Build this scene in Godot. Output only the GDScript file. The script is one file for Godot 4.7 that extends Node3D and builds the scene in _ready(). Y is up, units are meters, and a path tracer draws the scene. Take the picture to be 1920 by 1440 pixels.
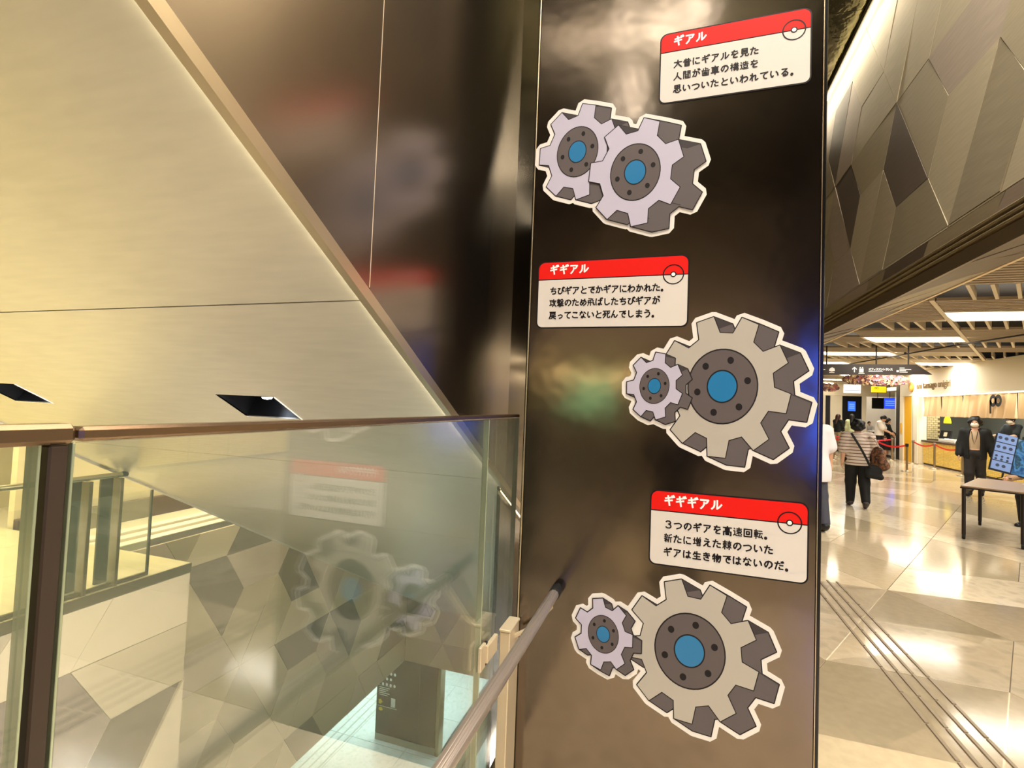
extends Node3D

# ---------------------------------------------------------------- helpers
var mats := {}
var used := {}

func mat(c: Color, rough := 0.6, metal := 0.0, spec := 0.5) -> StandardMaterial3D:
	var key := "%s_%s_%s_%s" % [c.to_html(), rough, metal, spec]
	if mats.has(key):
		return mats[key]
	var m := StandardMaterial3D.new()
	m.albedo_color = c
	m.roughness = rough
	m.metallic = metal
	m.metallic_specular = spec
	mats[key] = m
	return m

func glow(c: Color, e: float) -> StandardMaterial3D:
	var key := "glow%s_%s" % [c.to_html(), e]
	if mats.has(key):
		return mats[key]
	var m := StandardMaterial3D.new()
	m.albedo_color = Color(c.r * 0.7, c.g * 0.7, c.b * 0.7)
	m.emission_enabled = true
	m.emission = c
	m.emission_energy_multiplier = e
	mats[key] = m
	return m

func glass_mat(a := 0.03) -> StandardMaterial3D:
	var key := "glass%s" % a
	if mats.has(key):
		return mats[key]
	var m := StandardMaterial3D.new()
	m.albedo_color = Color(0.55, 0.7, 0.6, a)
	m.transparency = BaseMaterial3D.TRANSPARENCY_ALPHA
	m.roughness = 0.0
	m.metallic_specular = 0.72
	mats[key] = m
	return m

func numbered(n: String) -> String:
	var k: int = used.get(n, 0)
	used[n] = k + 1
	return n if k == 0 else "%s_%03d" % [n, k]

func ST() -> SurfaceTool:
	var st := SurfaceTool.new()
	st.begin(Mesh.PRIMITIVE_TRIANGLES)
	st.set_smooth_group(-1)
	return st

func tri(st: SurfaceTool, a: Vector3, b: Vector3, c: Vector3) -> void:
	st.add_vertex(a); st.add_vertex(c); st.add_vertex(b)

# corners counter-clockwise seen from the front
func quad(st: SurfaceTool, a: Vector3, b: Vector3, c: Vector3, d: Vector3) -> void:
	tri(st, a, b, c); tri(st, a, c, d)

func box(st: SurfaceTool, lo: Vector3, hi: Vector3, x := Transform3D.IDENTITY) -> void:
	var p := []
	for i in 8:
		p.append(x * Vector3(hi.x if i & 1 else lo.x, hi.y if i & 2 else lo.y, hi.z if i & 4 else lo.z))
	for f in [[4, 5, 7, 6], [1, 0, 2, 3], [5, 1, 3, 7], [0, 4, 6, 2], [6, 7, 3, 2], [0, 1, 5, 4]]:
		quad(st, p[f[0]], p[f[1]], p[f[2]], p[f[3]])

# box whose edges are chamfered by c
func cbox(st: SurfaceTool, lo: Vector3, hi: Vector3, c := 0.004, x := Transform3D.IDENTITY) -> void:
	var ctr := (lo + hi) / 2
	var h := (hi - lo) / 2
	c = minf(c, minf(h.x, minf(h.y, h.z)) * 0.9)
	var ax := [Vector3.RIGHT, Vector3.UP, Vector3.BACK]
	for i in 3:
		for s in [-1.0, 1.0]:
			var n: Vector3 = ax[i] * s
			var u: Vector3 = ax[(i + 1) % 3]
			var v: Vector3 = ax[(i + 2) % 3] * s
			var hu: float = h[(i + 1) % 3] - c
			var hv: float = h[(i + 2) % 3] - c
			var o: Vector3 = ctr + n * h[i]
			quad(st, x * (o - u * hu - v * hv), x * (o + u * hu - v * hv), x * (o + u * hu + v * hv), x * (o - u * hu + v * hv))
	for i in 3:
		var j := (i + 1) % 3
		var k := (i + 2) % 3
		for sj in [-1.0, 1.0]:
			for sk in [-1.0, 1.0]:
				var a: Vector3 = ctr + ax[j] * sj * h[j] + ax[k] * sk * (h[k] - c)
				var b: Vector3 = ctr + ax[j] * sj * (h[j] - c) + ax[k] * sk * h[k]
				var d: Vector3 = ax[i] * (h[i] - c)
				_strip(st, x * (a - d), x * (a + d), x * (b + d), x * (b - d), x * ctr)
	for sx in [-1.0, 1.0]:
		for sy in [-1.0, 1.0]:
			for sz in [-1.0, 1.0]:
				var q := Vector3(sx, sy, sz)
				var e := ctr + q * h
				_face(st, x * (e - Vector3(0, sy * c, sz * c)), x * (e - Vector3(sx * c, 0, sz * c)), x * (e - Vector3(sx * c, sy * c, 0)), x * ctr)

func _face(st: SurfaceTool, a: Vector3, b: Vector3, c: Vector3, inside: Vector3) -> void:
	if (b - a).cross(c - a).dot((a + b + c) / 3.0 - inside) > 0:
		tri(st, a, b, c)
	else:
		tri(st, a, c, b)

func _strip(st: SurfaceTool, a: Vector3, b: Vector3, c: Vector3, d: Vector3, inside: Vector3) -> void:
	_face(st, a, b, c, inside); _face(st, a, c, d, inside)

# a polygon (local x, y; any winding) extruded along local z from z0 to z1, front edge bevelled
func prism(st: SurfaceTool, poly: PackedVector2Array, x: Transform3D, z0: float, z1: float, bev := 0.0) -> void:
	if Geometry2D.is_polygon_clockwise(poly):
		poly = poly.duplicate(); poly.reverse()
	# is_polygon_clockwise works in y-down; make it counter-clockwise in y-up
	if _area(poly) < 0:
		poly = poly.duplicate(); poly.reverse()
	var n := poly.size()
	var top := poly
	if bev > 0.0:
		var cc := Vector2.ZERO
		for p in poly:
			cc += p
		cc /= n
		top = PackedVector2Array()
		for i in n:
			var e1 := (poly[i] - poly[(i + n - 1) % n]).normalized()
			var e2 := (poly[(i + 1) % n] - poly[i]).normalized()
			var nn := Vector2(-e1.y, e1.x) + Vector2(-e2.y, e2.x)
			var L := nn.length_squared()
			top.append(poly[i] + (nn * (2.0 / maxf(L, 0.6))) * bev * 0.5 * 1.0 if L > 0.01 else poly[i])
	var idx := Geometry2D.triangulate_polygon(top)
	for i in range(0, idx.size(), 3):
		var a := top[idx[i]]
		var b := top[idx[i + 1]]
		var c := top[idx[i + 2]]
		if (b - a).cross(c - a) < 0:
			var t := b; b = c; c = t
		tri(st, x * Vector3(a.x, a.y, z1), x * Vector3(b.x, b.y, z1), x * Vector3(c.x, c.y, z1))
	if z1 - z0 < 1e-5:
		return
	for i in n:
		var j := (i + 1) % n
		var zb := z1 - bev
		quad(st, x * Vector3(poly[i].x, poly[i].y, z0), x * Vector3(poly[j].x, poly[j].y, z0), x * Vector3(poly[j].x, poly[j].y, zb), x * Vector3(poly[i].x, poly[i].y, zb))
		if bev > 0.0:
			quad(st, x * Vector3(poly[i].x, poly[i].y, zb), x * Vector3(poly[j].x, poly[j].y, zb), x * Vector3(top[j].x, top[j].y, z1), x * Vector3(top[i].x, top[i].y, z1))

func _area(p: PackedVector2Array) -> float:
	var a := 0.0
	for i in p.size():
		a += p[i].cross(p[(i + 1) % p.size()])
	return a / 2

# round tube through points
func tube(st: SurfaceTool, pts: Array, r: float, sides := 10, cap := true, r2 := -1.0) -> void:
	st.set_smooth_group(0)
	var rings := []
	for i in pts.size():
		var d: Vector3 = (pts[mini(i + 1, pts.size() - 1)] - pts[maxi(i - 1, 0)]).normalized()
		var u := d.cross(Vector3.UP if absf(d.y) < 0.9 else Vector3.RIGHT).normalized()
		var v := d.cross(u)
		var rr := r if r2 < 0 else lerpf(r, r2, float(i) / (pts.size() - 1))
		var ring := []
		for k in sides:
			var a := TAU * k / sides
			ring.append(pts[i] + (u * cos(a) + v * sin(a)) * rr)
		rings.append(ring)
	for i in pts.size() - 1:
		for k in sides:
			var l := (k + 1) % sides
			quad(st, rings[i][k], rings[i][l], rings[i + 1][l], rings[i + 1][k])
	st.set_smooth_group(-1)
	if cap:
		for e in [0, pts.size() - 1]:
			for k in sides:
				if e == 0:
					tri(st, pts[0], rings[0][(k + 1) % sides], rings[0][k])
				else:
					tri(st, pts[e], rings[e][k], rings[e][(k + 1) % sides])

# profile of (radius, height) turned about a vertical axis
func lathe(st: SurfaceTool, prof: Array, at: Vector3, sides := 20) -> void:
	st.set_smooth_group(0)
	for i in prof.size() - 1:
		for k in sides:
			var a := TAU * k / sides
			var b := TAU * (k + 1) / sides
			var p: Vector2 = prof[i]
			var q: Vector2 = prof[i + 1]
			var A := at + Vector3(cos(a) * p.x, p.y, -sin(a) * p.x)
			var B := at + Vector3(cos(b) * p.x, p.y, -sin(b) * p.x)
			var C := at + Vector3(cos(b) * q.x, q.y, -sin(b) * q.x)
			var D := at + Vector3(cos(a) * q.x, q.y, -sin(a) * q.x)
			if p.x > 1e-5:
				tri(st, A, B, C if q.x > 1e-5 else D)
			if q.x > 1e-5:
				tri(st, A, C, D)
	st.set_smooth_group(-1)

func obj(called: String, st: SurfaceTool, m: Material, parent: Node = null, at := Vector3.ZERO) -> MeshInstance3D:
	st.generate_normals()
	var o := MeshInstance3D.new()
	o.mesh = st.commit()
	o.material_override = null
	if o.mesh.get_surface_count() > 0:
		o.mesh.surface_set_material(0, m)
	o.position = at
	if parent:
		o.name = called
		parent.add_child(o, true)
	else:
		o.name = numbered(called)
		add_child(o, true)
	return o

func thing(called: String, label: String, category: String, at := Vector3.ZERO, turn := 0.0, group := "") -> Node3D:
	var o := Node3D.new()
	o.name = numbered(called)
	add_child(o, true)
	o.position = at
	o.rotation.y = turn
	return tag(o, label, category, group)

func tag(o: Node3D, label: String, category: String, group := "") -> Node3D:
	o.set_meta("label", label)
	o.set_meta("category", category)
	if group:
		o.set_meta("group", group)
	return o

func structure(o: Node3D, label := "") -> Node3D:
	o.set_meta("kind", "structure")
	if label:
		o.set_meta("label", label)
	return o

func setting(called: String, label: String) -> Node3D:
	var o := Node3D.new()
	o.name = numbered(called)
	add_child(o, true)
	return structure(o, label)

func hash01(i: int, j: int, s := 0) -> float:
	var h := (i * 374761393 + j * 668265263 + s * 2147483647 + 1274126177) & 0x7fffffff
	h = ((h ^ (h >> 13)) * 1103515245) & 0x7fffffff
	return float((h ^ (h >> 16)) & 0xffff) / 65535.0

func image_tex(im: Image) -> ImageTexture:
	im.generate_mipmaps()
	return ImageTexture.create_from_image(im)

func noise_tex(freq: float, ramp: Gradient, size := 512, oct := 4, sd := 1) -> NoiseTexture2D:
	var n := FastNoiseLite.new()
	n.seed = sd
	n.frequency = freq
	n.fractal_octaves = oct
	var t := NoiseTexture2D.new()
	t.width = size
	t.height = size
	t.seamless = true
	t.noise = n
	t.color_ramp = ramp
	return t

func grad(cols: Array) -> Gradient:
	var g := Gradient.new()
	g.offsets = PackedFloat32Array()
	g.colors = PackedColorArray()
	var off := PackedFloat32Array()
	var cc := PackedColorArray()
	for i in cols.size():
		off.append(float(i) / (cols.size() - 1))
		cc.append(cols[i])
	g.offsets = off
	g.colors = cc
	return g

# stone / metal with a fine tone texture over a base colour
func textured(c: Color, rough: float, metal: float, tex: Texture2D, scale: Vector3, spec := 0.5) -> StandardMaterial3D:
	var m := StandardMaterial3D.new()
	m.albedo_color = c
	m.albedo_texture = tex
	m.uv1_triplanar = true
	m.uv1_world_triplanar = true
	m.uv1_scale = scale
	m.roughness = rough
	m.metallic = metal
	m.metallic_specular = spec
	return m

# the panel tiling of this building: triangles of six half-units, each split into three kites
func pinwheel(h0: int, h1: int, n0: int, n1: int, chi: int) -> Array:
	var A := [[[-3, 3], [-1, 3], [0, 2], [-1, 1]], [[-1, 3], [3, 3], [2, 2], [0, 2]], [[0, 2], [2, 2], [0, 0], [-1, 1]]]
	var B := [[[3, 3], [2, 2], [3, 1], [5, 1]], [[2, 2], [0, 0], [2, 0], [3, 1]], [[3, 1], [2, 0], [6, 0], [5, 1]]]
	var out := []
	for m in range(int(floor(n0 / 3.0)) - 1, int(ceil(n1 / 3.0)) + 1):
		for k in range(int(floor(h0 / 6.0)) - 2, int(ceil(h1 / 6.0)) + 2):
			var w := 0
			for P in A + B:
				var poly := PackedVector2Array()
				for v in P:
					poly.append(Vector2((v[0] + 6 * k + (3 if m & 1 else 0)) * chi, v[1] + 3 * m))
				out.append([poly, k, m, w])
				w += 1
	return out

# ---------------------------------------------------------------- lettering as strokes (20 x 20 grid, base-36 digits)
const GLYPH := {
	"ギ": "26d4 1bf9 71aj e1g4 h0j3", "ア": "23h3e8c9 979b7f3j", "ル": "636a5e1i b2bhfej9", "大": "16j6 a1987d1j a7ddjj",
	"昔": "34h4 7178 d1d8 18j8 5b5j 5bfbfj 5fff 5jfj", "に": "322a3i 94h4 8c8fahih", "を": "34g4 913b699a9e h88d7g9igi",
	"見": "414c 41g1gc 45g5 48g8 4cgc 7c6g1j ccchdiiijf", "た": "15c5 712i b9i9 adbhih", "人": "a1986e1j 98dejj",
	"間": "212j 218187 2484 2787 c1c7 c1i1iifi c4i4 c7i7 6a6i 6aeaei 6eee 6iei", "が": "26b6be9i6h 71692i e7h9id e0g3 h0j3",
	"歯": "a0a7 a3g3 5257 17j7 393jhjh9 a9ah 5efe 6a8c eacc 9e6h beeh", "車": "23i3 46g6gd4d46 49g9 a0ak 1gjg",
	"の": "a48b5g3e2a55a3f4i8hdbi", "構": "1585 414j 461d 478c 93j3 c0c8 g0g8 a5i5 98j8 abaj abibijgj e8eg adid 8gkg",
	"造": "9275 93i3 d0d7 77j7 9a9f 9ahahf 9fhf 2244 18484f1i 4f7iji", "思": "41g1g94941 a1a9 45g5 3d1h 6c6h8jejfg 9bbe gcjg",
	"い": "332a4g6h8e e5h9ie", "つ": "17c5h7ibff7i", "と": "6188 h6894d5h9ihi", "わ": "616j 2575741g 2ea7f6i9idfgbi",
	"れ": "616j 25751g 2ea7d6e8dfeijf", "て": "24i3c69a9ebhgi", "る": "42f24d99e9hcggci8i7g9ececi", "。": "2f4f5h4j2j1h2f",
	"ち": "25h5 915caafahdfh8i", "び": "2484493d5h9idfeae4g9jc f1h4 i0k3", "で": "24i3c69a9ebhgi d8fb g7ia", "か": "26b6be9i6h 71692i e5h9id",
	"攻": "1484 444f 1g9e c198 b5j5 g5fb9j b8eejj", "撃": "1292 2484882824 2686 505b 1a9a c1c3a5 c1g1g4i5 b7h7eaac c8ic 4dfc 3fhf 1hjh acak8k",
	"め": "536a9f e2bc6h3g2c57b5g7ibgfbi", "飛": "31b1d6g8h6 f2c4 1785 464c1j 1bbb 949j bbgbhgjikf icfe", "ば": "322a3i 86i6 e2eeci8h9edeih f0h2 i0k2",
	"し": "525d7hbihe", "戻": "22i2 45h5h949 454b1j 6djd cabf5j cdehjj", "っ": "5bc9gbgedh8i", "こ": "44f4d6 3d4g8hhh",
	"な": "25a5 712b d3i7 c8cf9i6h7ebehh", "死": "12j2 62571c 47978c2j 4a6c d3dheiiijf i6da", "ん": "912i6b9bahdiic", "ま": "34h4 39h9 a1af8i5i4g6ebehi",
	"う": "61e3 38b6f7gbdg7j", "３": "4472c2f5e8a9 a9fbgfdi7i4g", "高": "a0a3 13j3 66e6e96966 2c2k 2cicikgk 7fdfdi7i7f",
	"速": "83j3 96i6ia9a96 d0dg da8f eajf 2244 18484f1i 4f7iji", "回": "22i2ii2i22 77d7dd7d77", "転": "1393 26868c2c26 2989 505k 1f9f b3i3 a8j8 e8bhig gdjj",
	"新": "5052 1393 3447 8477 18a8 585j 1cac 5c2h 6d9g i1c3cbaj c8j8 g8gj", "増": "1787 424f 1g8e a0b3 h0g3 94i4ia9a94 97i7 d4da achchjajac afhf",
	"え": "71d3 47f73i9ccdcheiii", "棘": "1393 505k 262b 26868b 5a1h 5b9g b3j3 f0fk c6cb c6i6ib fabh fbjg", "は": "322a3i 86i6 e2eeci8h9edeih",
	"生": "6229 46i6 a1ai 4chc 1iji", "き": "34g3 38h7 81ed8b 4d5h9ifi", "物": "3319 2696 515j 1d9a c199 b5j5ifgjei e69f h6aj", "だ": "15c5 712i b9i9 adbhih e1g4 h0j3",
	"オ": "26i6 c1ci9i c72g", "フ": "33h3fabf5j", "ィ": "f85e bbbj", "ス": "43f3bb2i abii", "エ": "34h4 a4ag 1gjg", "ン": "2377 2ibfi6", "ト": "717j 78gd", "ラ": "42g2 37h7fd6j",
	"←": "1aja 1a84 1a8g", "↑": "a1aj a138 a1h8",
}

func stroke(st: SurfaceTool, pts: PackedVector2Array, w: float, z: float) -> float:
	# a broad pen: a bar for each segment, an octagon on each bend
	for i in pts.size() - 1:
		var d := (pts[i + 1] - pts[i]).normalized() * w / 2
		var n := Vector2(-d.y, d.x)
		var a := pts[i] - (d * 0.6 if i == 0 else Vector2.ZERO)
		var b := pts[i + 1] + (d * 0.6 if i == pts.size() - 2 else Vector2.ZERO)
		var q := [a - n, b - n, b + n, a + n]
		quad(st, Vector3(q[0].x, q[0].y, z), Vector3(q[1].x, q[1].y, z), Vector3(q[2].x, q[2].y, z), Vector3(q[3].x, q[3].y, z))
		z += 0.00002
		if i > 0:
			for k in 8:
				var p := pts[i] + Vector2.from_angle(TAU * k / 8) * w / 2
				var r := pts[i] + Vector2.from_angle(TAU * (k + 1) / 8) * w / 2
				tri(st, Vector3(pts[i].x, pts[i].y, z), Vector3(p.x, p.y, z), Vector3(r.x, r.y, z))
			z += 0.00002
	return z

# one line of text, left end and centre height given; size = height of a full square
func line_text(st: SurfaceTool, text: String, at: Vector2, size: float, adv: float, w: float, z: float) -> void:
	var x := at.x
	for ch in text:
		if GLYPH.has(ch):
			var zz := z
			for s in GLYPH[ch].split(" "):
				var pts := PackedVector2Array()
				for i in range(0, s.length(), 2):
					var gx: float = ("0x" + s[i]).hex_to_int() if s[i].is_valid_hex_number() else s.unicode_at(i) - 87
					var gy: float = ("0x" + s[i + 1]).hex_to_int() if s[i + 1].is_valid_hex_number() else s.unicode_at(i + 1) - 87
					pts.append(Vector2(x + gx / 20.0 * size * 0.94 + 0.03 * size, at.y + (10.0 - gy) / 20.0 * size))
				var ww := w
				if GLYPH[ch].length() > 46:
					ww *= 0.78
				zz = stroke(st, pts, ww, zz)
		x += adv

# ---------------------------------------------------------------- smooth bodies: distance field on a grid, meshed as surface nets
# ops: [0, a, b, ra, rb, k] tapered capsule   [1, centre, radii, k] ellipsoid   [2, centre, radii] cut out an ellipsoid   [3, point, normal] cut away the side the normal points to
func field_mesh(ops: Array, cell: float) -> ArrayMesh:
	var lo := Vector3.ONE * 1e9
	var hi := -lo
	for o in ops:
		if o[0] == 0:
			var r := Vector3.ONE * (maxf(o[3], o[4]) + cell * 2)
			lo = lo.min(o[1] - r).min(o[2] - r); hi = hi.max(o[1] + r).max(o[2] + r)
		elif o[0] == 1:
			var r: Vector3 = o[2] + Vector3.ONE * cell * 2
			lo = lo.min(o[1] - r); hi = hi.max(o[1] + r)
	var nx := int(ceil((hi.x - lo.x) / cell)) + 1
	var ny := int(ceil((hi.y - lo.y) / cell)) + 1
	var nz := int(ceil((hi.z - lo.z) / cell)) + 1
	var F := PackedFloat32Array()
	F.resize(nx * ny * nz)
	F.fill(1.0)
	for o in ops:
		var blo := lo
		var bhi := hi
		var m := 0.05 + cell * 2
		if o[0] == 0:
			var r := Vector3.ONE * (maxf(o[3], o[4]) + m)
			blo = (o[1] as Vector3).min(o[2]) - r; bhi = (o[1] as Vector3).max(o[2]) + r
		elif o[0] == 1 or o[0] == 2:
			var r: Vector3 = o[2] + Vector3.ONE * m
			blo = o[1] - r; bhi = o[1] + r
		var i0 := maxi(0, int((blo.x - lo.x) / cell)); var i1 := mini(nx - 1, int((bhi.x - lo.x) / cell) + 1)
		var j0 := maxi(0, int((blo.y - lo.y) / cell)); var j1 := mini(ny - 1, int((bhi.y - lo.y) / cell) + 1)
		var k0 := maxi(0, int((blo.z - lo.z) / cell)); var k1 := mini(nz - 1, int((bhi.z - lo.z) / cell) + 1)
		var kind: int = o[0]
		var A: Vector3 = o[1]
		var B: Vector3 = o[2]
		var ba := B - A
		var bb := maxf(ba.dot(ba), 1e-9)
		var sm: float = 0.03
		if kind == 0:
			sm = o[5]
		elif kind == 1:
			sm = o[3]
		var least := minf(B.x, minf(B.y, B.z))
		for k in range(k0, k1 + 1):
			for j in range(j0, j1 + 1):
				var at := (k * ny + j) * nx + i0
				for i in range(i0, i1 + 1):
					var p := lo + Vector3(i, j, k) * cell
					var d: float
					if kind == 0:
						var t := clampf((p - A).dot(ba) / bb, 0.0, 1.0)
						d = p.distance_to(A + ba * t) - lerpf(o[3], o[4], t)
					elif kind == 3:
						d = (p - A).dot(B)
						if d > F[at]:
							F[at] = d
						at += 1
						continue
					else:
						var q := (p - A) / B
						var q1 := q.length()
						d = q1 * (q1 - 1.0) / maxf((q / B).length(), 1e-6) if q1 > 0.02 else -least
						if kind == 2:
							if -d > F[at]:
								F[at] = -d
							at += 1
							continue
					var f := F[at]
					if sm > 0.0:
						var h := maxf(sm - absf(f - d), 0.0) / sm
						F[at] = minf(f, d) - h * h * sm * 0.25
					elif d < f:
						F[at] = d
					at += 1
	# surface nets
	var V := PackedVector3Array()
	var N := PackedVector3Array()
	var I := PackedInt32Array()
	var id := PackedInt32Array()
	id.resize(nx * ny * nz)
	id.fill(-1)
	var off := PackedInt32Array([0, 1, nx, nx + 1, nx * ny, nx * ny + 1, nx * ny + nx, nx * ny + nx + 1])
	var E := [[0, 1], [2, 3], [4, 5], [6, 7], [0, 2], [1, 3], [4, 6], [5, 7], [0, 4], [1, 5], [2, 6], [3, 7]]
	for k in nz - 1:
		for j in ny - 1:
			var row := (k * ny + j) * nx
			for i in nx - 1:
				var c := row + i
				var s0 := F[c] < 0.0
				if (F[c + 1] < 0.0) == s0 and (F[c + nx] < 0.0) == s0 and (F[c + nx + 1] < 0.0) == s0 and (F[c + off[4]] < 0.0) == s0 and (F[c + off[5]] < 0.0) == s0 and (F[c + off[6]] < 0.0) == s0 and (F[c + off[7]] < 0.0) == s0:
					continue
				var sum := Vector3.ZERO
				var n := 0
				for e in E:
					var a: float = F[c + off[e[0]]]
					var b: float = F[c + off[e[1]]]
					if (a < 0.0) != (b < 0.0):
						var t := a / (a - b)
						var pa := Vector3(e[0] & 1, (e[0] >> 1) & 1, e[0] >> 2)
						var pb := Vector3(e[1] & 1, (e[1] >> 1) & 1, e[1] >> 2)
						sum += pa.lerp(pb, t)
						n += 1
				id[c] = V.size()
				V.append(lo + (Vector3(i, j, k) + sum / n) * cell)
				var g := Vector3(F[c + 1] + F[c + nx + 1] + F[c + off[5]] + F[c + off[7]] - F[c] - F[c + nx] - F[c + off[4]] - F[c + off[6]], F[c + nx] + F[c + nx + 1] + F[c + off[6]] + F[c + off[7]] - F[c] - F[c + 1] - F[c + off[4]] - F[c + off[5]], F[c + off[4]] + F[c + off[5]] + F[c + off[6]] + F[c + off[7]] - F[c] - F[c + 1] - F[c + nx] - F[c + nx + 1])
				N.append(g.normalized() if g.length() > 1e-9 else Vector3.UP)
	var step := [1, nx, nx * ny]
	for k in range(1, nz - 1):
		for j in range(1, ny - 1):
			for i in range(1, nx - 1):
				var c := (k * ny + j) * nx + i
				var inside := F[c] < 0.0
				for ax in 3:
					if (F[c + step[ax]] < 0.0) != inside:
						var u: int = step[(ax + 1) % 3]
						var v: int = step[(ax + 2) % 3]
						var q := [id[c - u - v], id[c - v], id[c], id[c - u]]
						if q[0] < 0 or q[1] < 0 or q[2] < 0 or q[3] < 0:
							continue
						if inside:
							I.append_array([q[0], q[2], q[1], q[0], q[3], q[2]])
						else:
							I.append_array([q[0], q[1], q[2], q[0], q[2], q[3]])
	var arr := []
	arr.resize(Mesh.ARRAY_MAX)
	arr[Mesh.ARRAY_VERTEX] = V
	arr[Mesh.ARRAY_NORMAL] = N
	arr[Mesh.ARRAY_INDEX] = I
	var mesh := ArrayMesh.new()
	if V.size() > 2:
		mesh.add_surface_from_arrays(Mesh.PRIMITIVE_TRIANGLES, arr)
	return mesh

func blob(called: String, ops: Array, cell: float, m: Material, parent: Node) -> MeshInstance3D:
	var o := MeshInstance3D.new()
	o.mesh = field_mesh(ops, cell)
	if o.mesh.get_surface_count() > 0:
		o.mesh.surface_set_material(0, m)
	if parent:
		o.name = called
		parent.add_child(o, true)
	else:
		o.name = numbered(called)
		add_child(o, true)
	return o

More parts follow.
